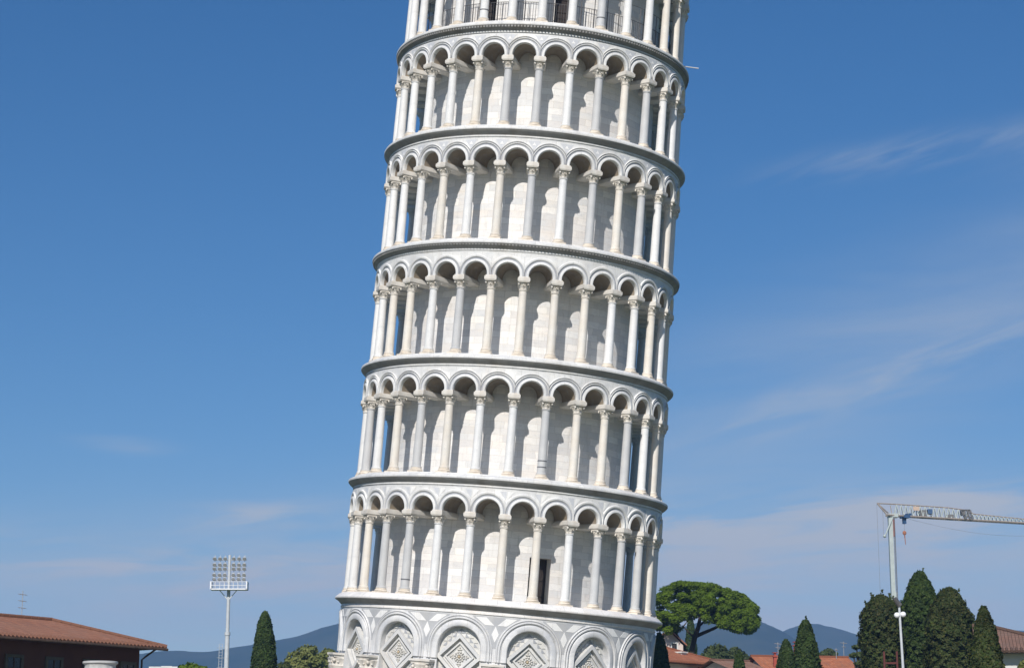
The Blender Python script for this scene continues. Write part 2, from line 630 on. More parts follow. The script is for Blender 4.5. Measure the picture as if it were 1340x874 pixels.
def cornice(i):
    rl = RL[i]
    rf = rl - .37
    rc = .925 * rl
    rw = 5.9
    b = MB()
    prof = [(rw, -.62), (rf - .3, -.62), (rf + .02, -.52), (rf + .05, -.50), (rf + .06, -.43), (rf + .10, -.41), (rf + .10, -.34), (rf + .17, -.27), (rf + .26, -.20),
            (rl - .05, -.14), (rl - .03, -.11), (rl - .01, -.09), (rl, -.06), (rl, .0), (rl - .015, .03), (rl - .06, .05), (rc + .40, .21),
            (rc + .36, .225), (rc + .35, .27), (rc + .34, .28), (rw, .28)]
    if i == 0:
        prof = [(rw, -.62), (rf - .3, -.62), (rf + .0, -.50), (rf + .05, -.48), (rf + .05, -.42), (rf + .02, -.40), (rf + .02, -.33), (rf + .10, -.26), (rf + .20, -.16),
                (rl - .05, -.10), (rl - .02, -.08), (rl, -.05), (rl, .0), (rl - .02, .03), (rl - .06, .06), (rc + .42, .19), (rc + .36, .22), (rc + .34, .23), (rw, .23)]
    if i > 0:
        prof = prof[:-6] + [(rl - .06, .05), (rc + .40, .12), (rc + .36, .13), (rc + .35, .165), (rc + .34, .17), (rw, .17)]
    k1 = [k for k, (r, z) in enumerate(prof) if z > -.10 and k > 3][0]
    k0 = [k for k, (r, z) in enumerate(prof) if z > (-.345 if i else -.34) and k > 3][0]
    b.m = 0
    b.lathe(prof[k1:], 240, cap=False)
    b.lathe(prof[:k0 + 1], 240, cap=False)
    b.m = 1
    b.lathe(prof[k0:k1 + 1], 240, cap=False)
    if i in (3, 5):           # row of small dentils under the lip
        nd = 300
        for k in range(nd):
            a = 2 * math.pi * k / nd
            b.box(pol(a, rl - .10, -.165), (.075, .13, .09 if i == 5 else .05), a)
    return b.build('cornice', [M['white'] if i else M['ledge'], M['crust_shade']], tower, (0, 0, HB + HS[i]), smooth=35)


for i in range(7):
    cornice(i)


def prism(b, pts, th0, rf, off, base=-.02, bay=.15):
    """A convex slab of outline pts (arc length, height) laid on a curved face of radius rf, in strips that follow the curve."""
    us = [p[0] for p in pts]
    lo, hi = min(us), max(us)
    cuts = sorted(set([round(u, 5) for u in us] + [round(lo + (hi - lo) * k / max(1, math.ceil((hi - lo) / bay)), 5) for k in range(math.ceil((hi - lo) / bay) + 1)]))
    n = len(pts)

    def span(u):
        vs = []
        for q in range(n):
            (u0, v0), (u1, v1) = pts[q], pts[(q + 1) % n]
            if abs(u1 - u0) < 1e-6:
                if abs(u - u0) < 1e-4:
                    vs += [v0, v1]
                continue
            f = (u - u0) / (u1 - u0)
            if -1e-4 <= f <= 1 + 1e-4:
                vs.append(v0 + (v1 - v0) * f)
        return min(vs), max(vs)
    P = lambda u, v, o: pol(th0 + u / rf, rf + o, v)
    sp_ = [(u, *span(u)) for u in cuts]
    for (u0, a0, b0), (u1, a1, b1) in zip(sp_[:-1], sp_[1:]):
        b.face([P(u0, a0, off), P(u1, a1, off), P(u1, b1, off), P(u0, b0, off)])
        b.face([P(u0, a0, base), P(u1, a1, base), P(u1, a1, off), P(u0, a0, off)])
        b.face([P(u0, b0, off), P(u1, b1, off), P(u1, b1, base), P(u0, b0, base)])
    for (u, a_, b_) in (sp_[0], sp_[-1]):
        if b_ - a_ > 1e-3:
            b.face([P(u, a_, base), P(u, a_, off), P(u, b_, off), P(u, b_, base)])


def arch_bay(b, th0, nb, rf, rback, zs, zc, ri, ztop, rings, ns=26, flat_mat=0, ring_mat=0, soffit_mat=1):
    """One bay of an arcade wall: face with a round-arched opening, its soffit and the mouldings round it."""
    hb = math.pi / nb * rf            # half bay, arc length on the face

    def P(u, v, r):
        return pol(th0 + u / rf, r, v)
    b.m = flat_mat
    us = [-hb] + [-ri * math.cos(math.pi * k / ns) for k in range(ns + 1)] + [hb]
    vs = [zs] + [zc + ri * math.sin(math.pi * k / ns) for k in range(ns + 1)] + [zs]
    path = [(-ri, zs)] + [(us[k], vs[k]) for k in range(1, ns + 2)] + [(ri, zs)]
    # face left and right piers
    b.face([P(-hb, zs, rf), P(-ri, zs, rf), P(-ri, zc, rf), P(-ri, ztop, rf), P(-hb, ztop, rf)])
    b.face([P(ri, zs, rf), P(hb, zs, rf), P(hb, ztop, rf), P(ri, ztop, rf), P(ri, zc, rf)])
    for k in range(1, ns + 1):
        b.face([P(us[k], vs[k], rf), P(us[k + 1], vs[k + 1], rf), P(us[k + 1], ztop, rf), P(us[k], ztop, rf)])
    # soffit runs back to the wall
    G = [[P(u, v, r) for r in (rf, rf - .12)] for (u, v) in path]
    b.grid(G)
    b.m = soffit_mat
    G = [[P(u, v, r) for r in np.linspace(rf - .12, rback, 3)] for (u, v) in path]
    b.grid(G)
    for prof, b.m in rings:
        G = []
        for k in range(ns + 3):
            if k == 0:
                cphi, sphi, y0 = -1, 0, zs
            elif k == ns + 2:
                cphi, sphi, y0 = 1, 0, zs
            else:
                ph = math.pi * (k - 1) / ns
                cphi, sphi, y0 = -math.cos(ph), math.sin(ph), zc
            row = []
            for rho, off in prof:
                u = max(-hb * .997, min(hb * .997, rho * cphi))
                row.append(P(u, y0 + rho * sphi, rf + off))
            G.append(row)
        b.grid(G, flip=True)


def storey(L):
    """Gallery storey L (1..6): inner wall, arcade ring and its columns."""
    i = L - 1
    s = HS[L] - HS[L - 1]
    rc = .925 * RL[i]
    rf = rc + .23
    rw = (6.17, 6.08, 6.02, 6.0, 5.98, 5.95)[i]
    z0 = HB + HS[i]
    zs, zc = s - 1.65, s - 1.57
    # inner wall
    doors = {1: [(17.5, 5.2, 2.45)], 6: [(9.5, 5.5, 2.6), (-30, 5.0, 2.6), (62, 5.0, 2.6)]}.get(L, [])
    b = MB()
    zr = [.15, .45] + ([d[2] for d in doors[:1]] if doors else []) + [3.2, s - .4]
    nseg = 720
    for k in range(nseg):
        a0, a1 = 2 * math.pi * k / nseg, 2 * math.pi * (k + 1) / nseg
        am = math.degrees((a0 + a1) / 2)
        am = am - 360 if am > 180 else am
        for z1, z2 in zip(zr[:-1], zr[1:]):
            if any(abs(am - d[0]) < d[1] and z2 <= d[2] + .01 for d in doors):
                continue
            b.face([pol(a0, rw, z1), pol(a1, rw, z1), pol(a1, rw, z2), pol(a0, rw, z2)],
                   [(a0 * rw, z1 + L * 3.3), (a1 * rw, z1 + L * 3.3), (a1 * rw, z2 + L * 3.3), (a0 * rw, z2 + L * 3.3)])
    w = b.build('gallery_wall', M['blocks'], tower, (0, 0, z0), smooth=30)
    for (dt, dh, dz) in doors:
        a0, a1 = R(dt - dh), R(dt + dh)
        d = MB()
        ri = rw - 1.3
        d.face([pol(a0, rw, .25), pol(a0, ri, .25), pol(a0, ri, dz), pol(a0, rw, dz)])
        d.face([pol(a1, rw, .25), pol(a1, rw, dz), pol(a1, ri, dz), pol(a1, ri, .25)])
        d.face([pol(a0, rw, dz), pol(a0, ri, dz), pol(a1, ri, dz), pol(a1, rw, dz)])
        dw = d.build('doorway', M['impost'], w)
        d = MB()
        for k in range(9):
            t0 = a0 + (a1 - a0) * (k + .03) / 9
            t1 = a0 + (a1 - a0) * (k + .97) / 9
            d.face([pol(t0, rw - .55, .285), pol(t1, rw - .55, .285), pol(t1, rw - .55, dz - .02), pol(t0, rw - .55, dz - .02)])
        d.face([pol(a0, rw - .58, .285), pol(a1, rw - .58, .285), pol(a1, rw - .58, dz - .02), pol(a0, rw - .58, dz - .02)])
        for zz in (.7, 1.45, 2.1):
            d.box(pol((a0 + a1) / 2, rw - .53, zz), (.95, .03, .08), (a0 + a1) / 2)
        d.build('door', M['doorwood'], w)
    # arcade ring
    b = MB()
    rings = [([(.575, -.01), (.585, .05), (.61, .075), (.68, .075), (.715, .055), (.725, .0)], 0),
             ([(.725, .012), (.795, .012)], 4),
             ([(.795, .0), (.805, .05), (.83, .07), (.855, .06), (.865, .0)], 0),
             ([(.865, .018), (.89, .018)], 4),
             ([(.89, .0), (.90, .06), (.925, .075), (.945, .05), (.95, 0)], 0)]
    if L in (1, 3):
        rings = rings[:2] + [([(.795, .0), (.81, .045), (.85, .07), (.92, .065), (.945, .04), (.95, 0)], 0)]
    for k in range(30):
        arch_bay(b, R(12 * k + 6 + PHASE[L]), 30, rf, rw - .02, zs, zc, .575, s - .5, rings)
    # inlaid marble triangles between the arches
    for k in range(30):
        th = R(12 * k + PHASE[L])
        if L in (2, 3):
            continue
        if L == 1:
            shapes = [([(-.34, s - .57), (-.02, s - .98), (-.02, s - .57)], 2), ([(.03, s - .95), (.34, s - .57), (.06, s - .57)], 3)]
        else:
            shapes = [([(-.33, s - .56), (0, s - 1.02), (.33, s - .56)], 2), ([(-.10, s - .80), (.10, s - .80), (0, s - .64)], 3)]
        for q, (pts, mi) in enumerate(shapes):
            b.m = mi
            prism(b, pts, th, rf, .008 + .008 * q, bay=.10)
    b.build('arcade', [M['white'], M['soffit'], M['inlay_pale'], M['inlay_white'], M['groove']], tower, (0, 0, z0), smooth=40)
    # column meshes of this storey
    zb = .23 if L == 1 else .17
    zcap0, zcap1 = s - 2.24, s - 1.90
    hcol = zcap0 - zb - .24
    sh = MB()
    r0, r1 = .215, .188
    prof = [(r0 + .035, 0), (r0 + .035, .05), (r0 + .005, .08)] + [(r0 + (r1 - r0) * q ** 1.5, .08 + (hcol - .14) * q) for q in np.linspace(0, 1, 7)] + [(r1 + .03, hcol - .04), (r1 + .03, hcol)]
    sh.lathe(prof, 24)
    ba = MB()
    ba.box((0, 0, .035), (.62, .62, .07))
    ba.lathe([(.27, .07), (.305, .09), (.31, .12), (.285, .15), (.255, .165), (.265, .19), (.27, .21), (.245, .235), (.22, .24)], 24, cap=False)
    ca = MB()
    hc = zcap1 - zcap0
    cp = [(.195, 0), (.225, .02), (.20, .04), (.205, .08), (.25, .15), (.265, .165), (.225, .175), (.235, .21), (.29, .285), (.31, .30), (.25, .31)]
    cp = [(r, z * hc / .34) for r, z in cp]
    ca.lathe(cp, 32, cap=True, rfun=lambda t, k, z: 1 + (.10 * math.cos(8 * t + (0 if k < 6 else math.pi)) if 3 <= k <= 9 else 0))
    ca.box((0, 0, hc - .025), (.50, .50, .05), 0)
    for sx in (-1, 1):
        for sy in (-1, 1):
            ca.blob((sx * .225, sy * .225, hc - .085), .052, 8, 5)
        ca.blob((sx * .235, 0, hc - .11), .035, 6, 4)
        ca.blob((0, sx * .235, hc - .11), .035, 6, 4)
    im = MB()
    ln = rc + .34 - rw + .05
    im.box((0, -.36 + ln / 2, .10), (.60, ln, .15))
    im.box((0, -.36 + ln / 2, -.008), (.60, ln, .066), 0, (.80, .97))
    im.box((0, -.36 + ln / 2 + .03, .208), (.52, ln - .06, .066))
    sh_o = sh.build('column', M['shaft_white'], None, smooth=40)
    ba_o = ba.build('base', M['base'], None, smooth=40)
    ca_o = ca.build('capital', M['capital'], None, smooth=50)
    im_o = im.build('impost', M['impost'], None)
    tint = TINTS[L]
    first = True
    rest = MB()
    for k in range(-15, 15):
        th = R(12 * k + PHASE[L])
        if abs(k) <= 8 and not (k == -8):
            if first:
                c, parts = sh_o, (ba_o, ca_o, im_o)
                first = False
            else:
                c = sh_o.copy()
                COL.objects.link(c)
                parts = []
                for p in (ba_o, ca_o, im_o):
                    q = p.copy()
                    COL.objects.link(q)
                    parts.append(q)
            c.parent = tower
            c.location = pol(th, rc, z0 + zb + .24)
            c.rotation_euler = (0, 0, th + random.uniform(-.012, .012))
            c.material_slots[0].link = 'OBJECT'
            tk = tint[(k + 7) % len(tint)]
            c.material_slots[0].material = {'w': M['shaft_white'], 'g': M['shaft_grey'], 'c': M['shaft_cream']}[tk]
            for p, dz in zip(parts, (-.24, hcol, hcol + hc)):
                p.parent = c
                p.location = (0, 0, dz + (.0 if dz < hcol + .01 else .04))
            if (L, k) in ((2, 1), (1, -3), (6, 2), (6, -2)):
                bb = MB()
                for zz in ((.32, .62) if L == 2 else (.42,)):
                    bb.lathe([(.20, zz), (.224, zz), (.224, zz + .05), (.20, zz + .05)], 24, cap=False)
                bb.build('repair_band', M['band'], c)
        else:
            for src, dz in ((sh, zb + .24), (ba, zb), (ca, zcap0), (im, zcap1 + .04)):
                n0 = len(rest.v)
                cth, sth = math.cos(th), math.sin(th)
                px_, py_, _ = pol(th, rc, 0)
                rest.v.extend([(px_ + x * cth - y * sth, py_ + x * sth + y * cth, z + dz) for x, y, z in src.v])
                rest.f.extend([tuple(n0 + q for q in f) for f in src.f])
                rest.uv.extend([None] * len(src.f))
                rest.mi.extend([0] * len(src.f))
    return rest, z0


TINTS = {1: 'wwcggwwccwgggcw', 2: 'wgwcgcwwgccgwcw', 3: 'wwccwgccccwwcwcw'[:15], 4: 'wwwwcwcgwgcgwcw', 5: 'wwwwwcggwgcgwww', 6: 'wwwwwwwwwgwwccw'}
PHASE = {1: 0.1, 2: -.1, 3: 0, 4: -.2, 5: -.7, 6: -1.4}
back = MB()
for L in range(1, 7):
    rest, z0 = storey(L)
    n0 = len(back.v)
    back.v.extend([(x, y, z + z0) for x, y, z in rest.v])
    back.f.extend([tuple(n0 + q for q in f) for f in rest.f])
    back.uv.extend(rest.uv)
    back.mi.extend(rest.mi)
tag(back.build('column', M['shaft_white'], tower, smooth=45), kind='stuff')

# iron railing on the sixth gallery
b = MB()
rr = .925 * RL[5] - .42
z0 = HB + HS[5] + .28
N = 330
for k in range(N):
    a = 2 * math.pi * k / N
    b.tube([pol(a, rr, z0 + .06), pol(a, rr, z0 + 1.12)], .011, 4, False)
for k in range(60):
    a = 2 * math.pi * (k + .5) / 60
    b.tube([pol(a, rr, z0), pol(a, rr, z0 + 1.9)], .022, 6)
for zz in (.06, 1.12, 1.9):
    b.tube([pol(2 * math.pi * k / 120, rr, z0 + zz) for k in range(121)], .016, 5, False)
b.build('railing', M['iron'], tower)
b = MB()
pz = HB + HS[5] + .66
b.tube([pol(R(86), RL[5] - .35, pz), pol(R(87.5), RL[5] + .46, pz)], .032, 8)
b.build('iron_rod', M['shaft_grey'], tower)

# ground storey: blind arcade of fifteen tall arches
rg = RL[0] - .37
RB = rg - .30           # back of the recesses
NB = 15
zc, zs = HB - 2.12, HB - 2.62
ri = 1.02
b = MB()
prof = [(RB, 0.2), (RB, HB - .4)]
b.lathe(prof, 240, cap=False)
b.build('ground_wall', M['ground_storey'], tower, smooth=30)
b = MB()
rings = [([(ri, -.0), (ri + .02, .05), (ri + .05, .075), (ri + .25, .075), (ri + .29, .05), (ri + .30, .02)], 0),
         ([(ri + .30, .03), (ri + .335, .03)], 2),
         ([(ri + .33, .02), (ri + .345, .07), (ri + .38, .10), (ri + .42, .10), (ri + .45, .06)], 0),
         ([(ri + .45, .035), (ri + .475, .035)], 2),
         ([(ri + .47, .03), (ri + .485, .06), (ri + .52, .07), (ri + .55, .04), (ri + .56, 0)], 0)]
for k in range(NB):
    arch_bay(b, R(24 * k + 12), NB, rg, RB - .02, zs, zc, ri, HB - .4, rings, ns=36)
    # pilaster strip below the springing, behind the half column
    th = R(24 * k)
    for a0, a1 in ((th - .62 / rg, th + .62 / rg),):
        b.grid([[pol(a0, RB - .02, 0.3), pol(a0, RB - .02, zs)], [pol(a0, rg - .02, 0.3), pol(a0, rg - .02, zs)], [pol(th, rg - .02, .3), pol(th, rg - .02, zs)],
                [pol(a1, rg - .02, .3), pol(a1, rg - .02, zs)], [pol(a1, RB - .02, .3), pol(a1, RB - .02, zs)]])
blind_b = b
b = MB()
b.lathe([(8.5, 0), (8.5, .25), (8.3, .25), (8.3, .5), (8.1, .5), (8.1, .75), (RB - .1, .75)], 120, cap=False)
b.build('plinth', M['cornice'], tower, smooth=30)


b = blind_b
for k in range(NB):
    th = R(24 * k)
    z1, z2 = HB - .60, HB - .95
    b.m = 2
    prism(b, [(-1.12, HB - .55), (-.25, HB - 2.0), (.25, HB - 2.0), (1.12, HB - .55)], th, rg, .010)
    b.m = 3
    prism(b, [(.07, z2), (.50, z2), (.98, z1), (.46, z1)], th, rg, .020)
    prism(b, [(-.50, z2), (-.07, z2), (-.46, z1), (-.98, z1)], th, rg, .020)
    prism(b, [(0, HB - 1.72), (.17, HB - 1.36), (0, HB - .98), (-.17, HB - 1.36)], th, rg, .020)
b.build('blind_arcade', [M['ground_storey'], M['ground_storey'], M['inlay_mid'], M['inlay_white']], tower, smooth=40)

# lozenges set in the recesses, each with stepped frames, a carved rosette and a toothed surround
loz_first = None
rs = RB


def frame_loz(b, a, bb, o1, o2):
    """diamond frame, half diagonal a outside and bb inside; front at o1, inner slope down to o2"""
    for q in range(4):
        A0, A1 = q * math.pi / 2, (q + 1) * math.pi / 2
        def D(h, A): return (h * math.cos(A), h * math.sin(A))
        steps = 6
        for e in range(steps):
            f0, f1 = e / steps, (e + 1) / steps
            def PT(h, f, o):
                x0, y0 = D(h, A0)
                x1, y1 = D(h, A1)
                u, v = x0 + (x1 - x0) * f, y0 + (y1 - y0) * f
                return pol(u / rs, rs + o, v)
            b.face([PT(a, f0, o1), PT(a, f1, o1), PT(bb, f1, o1), PT(bb, f0, o1)][::-1])
            b.face([PT(a, f0, -.02), PT(a, f1, -.02), PT(a, f1, o1), PT(a, f0, o1)][::-1])
            b.face([PT(bb, f0, o1), PT(bb, f1, o1), PT(bb, f1, o2), PT(bb, f0, o2)][::-1])


lz = MB()
frame_loz(lz, 1.07, .86, .25, .03)
frame_loz(lz, .86, .70, .035, .03)
frame_loz(lz, .70, .60, .13, .03)
frame_loz(lz, .61, .50, .04, .03)
lz.face([pol(u / rs, rs + .028, v) for u, v in ((0, -.58), (.58, 0), (0, .58), (-.58, 0))])
fo = MB()
for ring_r, cnt, rad in ((.12, 8, .055), (.22, 12, .05)):
    for k in range(cnt):
        a = 2 * math.pi * (k + (.5 if ring_r > .2 else 0)) / cnt
        fo.blob(pol(ring_r * math.cos(a) / rs, rs + .05, ring_r * math.sin(a)), rad, 8, 6)
for k in range(4):
    a = math.pi / 2 * k
    for d, w_ in ((.33, .0), (.42, .0), (.33, .07), (.33, -.07)):
        fo.blob(pol((d * math.cos(a) - w_ * math.sin(a)) / rs, rs + .045, d * math.sin(a) + w_ * math.cos(a)), .045, 8, 6)
ht = MB()
ht.blob(pol(0, rs + .08, 0), .065, 10, 8)
to = MB()
step = .21
for q in range(4):
    sx, sy = (1, 1, -1, -1)[q], (1, -1, 1, -1)[q]
    for e in range(6):
        for lay in range(4):
            x0 = (e - .0) * step
            y0 = 1.10 - x0 + lay * step
            if math.hypot(x0 + step, y0 + (0 if lay else .1)) > 1.38 and sy > 0:
                continue
            if x0 + step > .98:
                continue
            if y0 < .02:
                continue
            to.m = lay % 2
            tri = [(x0 + .01, y0 - step * .97), (x0 + step - .01, y0 - step * .97), (x0 + .01, y0 - .01)]
            pts = [(sx * u, sy * v) for u, v in tri]
            if sx * sy < 0:
                pts = pts[::-1]
            prism(to, pts, 0, rs, .045 if to.m == 0 else .03)
to.m = 0
prism(to, [(-.98, -1.3), (.98, -1.3), (.98, .3), (.70, .98), (-.70, .98), (-.98, .3)], 0, rs, .014)
lz_o = lz.build('lozenge', M['lozenge'], None)
fo_o = fo.build('rosette', M['rosette'], None, smooth=60)
ht_o = ht.build('rosette_heart', M['rosette_heart'], None, smooth=60)
to_o = to.build('toothed_surround', [M['recess_pale'], M['inlay_grey']], None)
for k in range(NB):
    th = R(24 * k + 12)
    if k == 0:
        c, ch = lz_o, (fo_o, ht_o, to_o)
    else:
        c = lz_o.copy()
        COL.objects.link(c)
        ch = []
        for p in (fo_o, ht_o, to_o):
            q = p.copy()
            COL.objects.link(q)
            ch.append(q)
    c.parent = tower
    c.location = (0, 0, HB - 2.50)
    c.rotation_euler = (0, 0, th)
    for p in ch:
        p.parent = c

# half columns of the ground storey
sh = MB()
sh.lathe([(.46, 0), (.46, .1), (.42, .16), (.40, zs - 2.1), (.43, zs - 2.05), (.43, zs - 2.0)], 28)
ca = MB()
ca.lathe([(.40, 0), (.43, .04), (.41, .08), (.42, .3), (.49, .50), (.44, .53), (.46, .68), (.54, .86), (.46, .90)], 32,
         rfun=lambda t, k, z: 1 + (.07 * math.cos(8 * t + (0 if k < 5 else math.pi)) if 3 <= k <= 7 else 0))
for sx in (-1, 1):
    ca.blob((sx * .36, -.36, .76), .09, 10, 7)
    ca.blob((sx * .18, -.45, .68), .06, 8, 6)
    ca.blob((sx * .45, -.18, .68), .06, 8, 6)
im = MB()
im.box((0, .05, .06), (.98, .98, .12), 0, (.93, .93))
im.box((0, .05, .17), (1.08, 1.08, .10))
objs = (sh.build('half_column', M['shaft_white'], None, smooth=40), ca.build('capital', M['capital'], None, smooth=50), im.build('impost', M['impost'], None))
for k in range(NB):
    th = R(24 * k)
    if k == 0:
        trio = objs
    else:
        trio = [p.copy() for p in objs]
        for p in trio:
            COL.objects.link(p)
    trio[0].parent = tower
    trio[0].location = pol(th, rg + .05, .76)
    trio[0].rotation_euler = (0, 0, th)
    for p, dz in ((trio[1], zs - 2.0), (trio[2], zs - 1.1 + .0)):
        p.parent = trio[0]
        p.location = (0, 0, dz - .0)

#BACKGROUND
# ------------------------------------------------------------------ plants


def leaves(name, C, Nrm, size, aspect, mat, parent, rr, jitter=.6):
    """One mesh of many small leaf faces at centres C, loosely facing along Nrm."""
    n = len(C)
    Nn = Nrm + rr.normal(0, jitter, (n, 3))
    Nn /= np.linalg.norm(Nn, axis=1)[:, None] + 1e-9
    A = np.cross(Nn, rr.normal(0, 1, (n, 3)))
    A /= np.linalg.norm(A, axis=1)[:, None] + 1e-9
    B = np.cross(Nn, A)
    s = size * rr.uniform(.6, 1.3, (n, 1))
    a, b = A * s * .5, B * s * .5 * aspect
    V = np.stack([C - a, C - b * .9, C + a, C + b], 1).reshape(-1, 3)
    me = bpy.data.meshes.new(name)
    me.vertices.add(4 * n)
    me.vertices.foreach_set('co', V.astype(np.float32).ravel())
    me.loops.add(4 * n)
    me.loops.foreach_set('vertex_index', np.arange(4 * n, dtype=np.int32))
    me.polygons.add(n)
    me.polygons.foreach_set('loop_start', np.arange(0, 4 * n, 4, dtype=np.int32))
    me.materials.append(mat)
    me.update()
    me.validate()
    o = bpy.data.objects.new(name, me)
    COL.objects.link(o)
    o.parent = parent
    return o


M['bark'] = mat_noise('bark', (.045, .035, .028), (.08, .062, .048), 3, .9, .1, 6, .5, mapsc=(4, 4, .6))
M['cypress'] = mat_leaf('cypress_leaf', (.012, .030, .007), (.044, .080, .016), (.10, .125, .030), 1.3)
M['cypress_brown'] = mat_leaf('cypress_leaf_brown', (.012, .025, .006), (.048, .074, .017), (.125, .105, .032), .8)
M['pine'] = mat_leaf('pine_needles', (.070, .125, .008), (.135, .215, .012), (.23, .30, .03), .45, .35)
M['olive'] = mat_leaf('pale_leaf', (.14, .17, .05), (.22, .25, .075), (.32, .31, .11), .5, .45)
M['bush'] = mat_leaf('bush_leaf', (.030, .052, .014), (.062, .086, .024), (.11, .12, .04), .5)


def cypress(xpx, top, wpx, tl, pw, Y, label, seed, mat='cypress', n=6500, ragged=.10, spikes=0, group='tall dark cypresses'):
    """Top at photo pixel (xpx, top); wpx wide in photo pixels once tl pixels below the top."""
    n = int(n * 2.1)
    rr = np.random.default_rng(seed)
    w = at(xpx, top, Y)
    H = w.z
    k_ = Y / FPX
    Wd, TL = wpx * k_, tl * k_
    root = empty('cypress_tree', (w.x, Y, 0), label, 'tree', group)
    b = MB()
    b.tube([(0, 0, 0), (0, 0, H * .5), (0, 0, H * .92)], [.10 + Wd * .05, .08 + Wd * .03, .02], 8)
    b.build('trunk', M['bark'], root, smooth=60)
    # leaves thin out towards the ground, where the photograph does not reach
    z = np.concatenate([rr.uniform(H * .45, H, int(n * .86)), rr.uniform(.3, H * .45, n - int(n * .86))])
    th = rr.uniform(0, 2 * np.pi, n)
    shape = np.minimum(1, (H - z) / TL) ** pw
    ph = rr.uniform(0, 6.28, 8)
    q = z / Wd
    lump = 1 + ragged * (np.sin(3 * th + ph[0] + 2.6 * q) * .4 + np.sin(5 * th + ph[1] - 6.1 * q) * .45 + np.sin(2 * th + ph[2] + 9 * q) * .45
                         + np.sin(9 * th + 17 * q + ph[3]) * .5 + np.sin(13 * th - 26 * q + ph[4]) * .5 + np.sin(7 * th + 38 * q + ph[5]) * .4)
    depth = 1.03 - np.abs(rr.normal(0, .12, n))
    rad = Wd / 2 * shape * lump * depth + .02
    C = np.stack([rad * np.sin(th), -rad * np.cos(th), z + rr.normal(0, .05, n)], 1)
    Nrm = np.stack([np.sin(th), -np.cos(th), np.full(n, .35)], 1)
    if spikes:                       # loose leading shoots that break the outline
        ex_ = []
        for k in range(spikes):
            a = rr.uniform(0, 6.28)
            d = rr.uniform(.01, .9) * TL
            r0 = Wd / 2 * min(1, d / TL) ** pw * .93
            hgt = rr.uniform(.2, .55)
            m_ = 14
            t = rr.uniform(0, 1, m_)
            ex_.append(np.stack([r0 * math.sin(a) * (1 + .1 * t) + rr.normal(0, .05, m_) * (1 - t), -r0 * math.cos(a) + rr.normal(0, .05, m_) * (1 - t), H - d + t * hgt], 1))
        E_ = np.concatenate(ex_)
        C = np.concatenate([C, E_])
        Nrm = np.concatenate([Nrm, np.tile([0, -1, .3], (len(E_), 1))])
    leaves('crown', C, Nrm, .180, .6, M[mat], root, rr, .55)
    return root


def clump_tree(name, xpx, Y, clumps, label, seed, mat, leaf=.3, per=420, trunk=True, group=None, cat='tree', flat=.75):
    """clumps: (photo x, photo y, radius in photo px[, depth offset m])"""
    rr = np.random.default_rng(seed)
    w = at(xpx, 874, Y)
    root = empty(name, (w.x, Y, 0), label, cat, group)
    Cs, Ns = [], []
    k_ = Y / FPX
    tops = []
    for cl in clumps:
        p = at(cl[0], cl[1], Y + (cl[3] if len(cl) > 3 else 0))
        r = cl[2] * k_
        v = rr.normal(0, 1, (per, 3))
        v /= np.linalg.norm(v, axis=1)[:, None]
        q = rr.uniform(.55, 1.05, (per, 1)) ** .6
        ph = rr.uniform(0, 6.28, 3)
        lump = 1 + .18 * np.sin(4 * v[:, :1] + ph[0]) * np.sin(5 * v[:, 2:] + ph[1]) + .12 * np.sin(9 * v[:, 1:2] + ph[2])
        Cs.append(np.array([p.x - w.x, p.y - Y, p.z]) + v * q * r * lump * np.array([1, 1, flat]))
        Ns.append(v + np.array([0, 0, .3]))
        tops.append((p.x - w.x, p.y - Y, p.z))
    leaves('crown', np.concatenate(Cs), np.concatenate(Ns), leaf, .6, M[mat], root, rr, .5)
    if trunk:
        b = MB()
        zc_ = min(t[2] for t in tops)
        b.tube([(0, 0, 0), (.05, 0, zc_ * .5), (0, 0, zc_)], [.28, .22, .16], 8)
        for t in tops[:7]:
            b.tube([(0, 0, zc_ * .75), ((t[0]) * .5, t[1] * .5, (zc_ * .75 + t[2]) / 2 + .2), t], [.13, .09, .04], 6)
        b.build('trunk', M['bark'], root, smooth=60)
    return root


cypress(347, 801.5, 33, 72, .45, 130, 'tall narrow cypress standing alone, left of the leaning tower beyond the floodlight mast', 11, ragged=.06, n=9000)
cypress(863, 829, 28, 60, .5, 125, 'cypress half hidden behind the right foot of the leaning tower', 12, ragged=.05, n=7000)
cypress(903.5, 806, 15, 40, .5, 214, 'slim cypress seen between the trunk forks of the umbrella pine', 13, n=5000, ragged=.06)
cypress(967, 854, 16, 26, .5, 118, 'small blackish pointed cypress below the bushes, right of the umbrella pine', 14, n=4500, ragged=.05)
cypress(1028.5, 838, 23, 32, .5, 126, 'shorter cypress of the pair before the terracotta roofs', 15, n=7500, ragged=.10)
cypress(1054, 812.5, 33, 62, .45, 118, 'taller cypress of the pair before the terracotta roofs', 16, n=10000, ragged=.13, spikes=5)
cypress(1152, 780, 50, 26, .48, 113, 'blunt flat topped cypress behind the lamp pole, at the left end of the dense clump', 17, mat='cypress_brown', n=16000, ragged=.14, spikes=16)
cypress(1203, 749, 54, 60, .55, 116, 'highest cypress with a spiky tip, next to the lamp pole in the dense clump', 18, n=18000, ragged=.14, spikes=10)
cypress(1241, 770.5, 64, 56, .48, 112, 'broad round topped cypress between the highest one and the narrow one in the clump', 19, mat='cypress_brown', n=18000, ragged=.12, spikes=6)
cypress(1287, 796, 41, 78, .55, 86, 'narrow pointed cypress beside the brown roofed farmhouse', 20, mat='cypress_brown', n=12000, ragged=.11)

# umbrella pine
YP = 190.0
kp = YP / FPX
w = at(905, 874, YP)
pine = empty('umbrella_pine', (w.x, YP, 0), 'wide flat topped umbrella pine with a forked dark trunk, right of the tower', 'tree')
b = MB()


def pl(pts):
    out = []
    for x, y, dy in pts:
        q = at(x, y, YP + dy)
        out.append((q.x - w.x, q.y - YP, q.z))
    return out


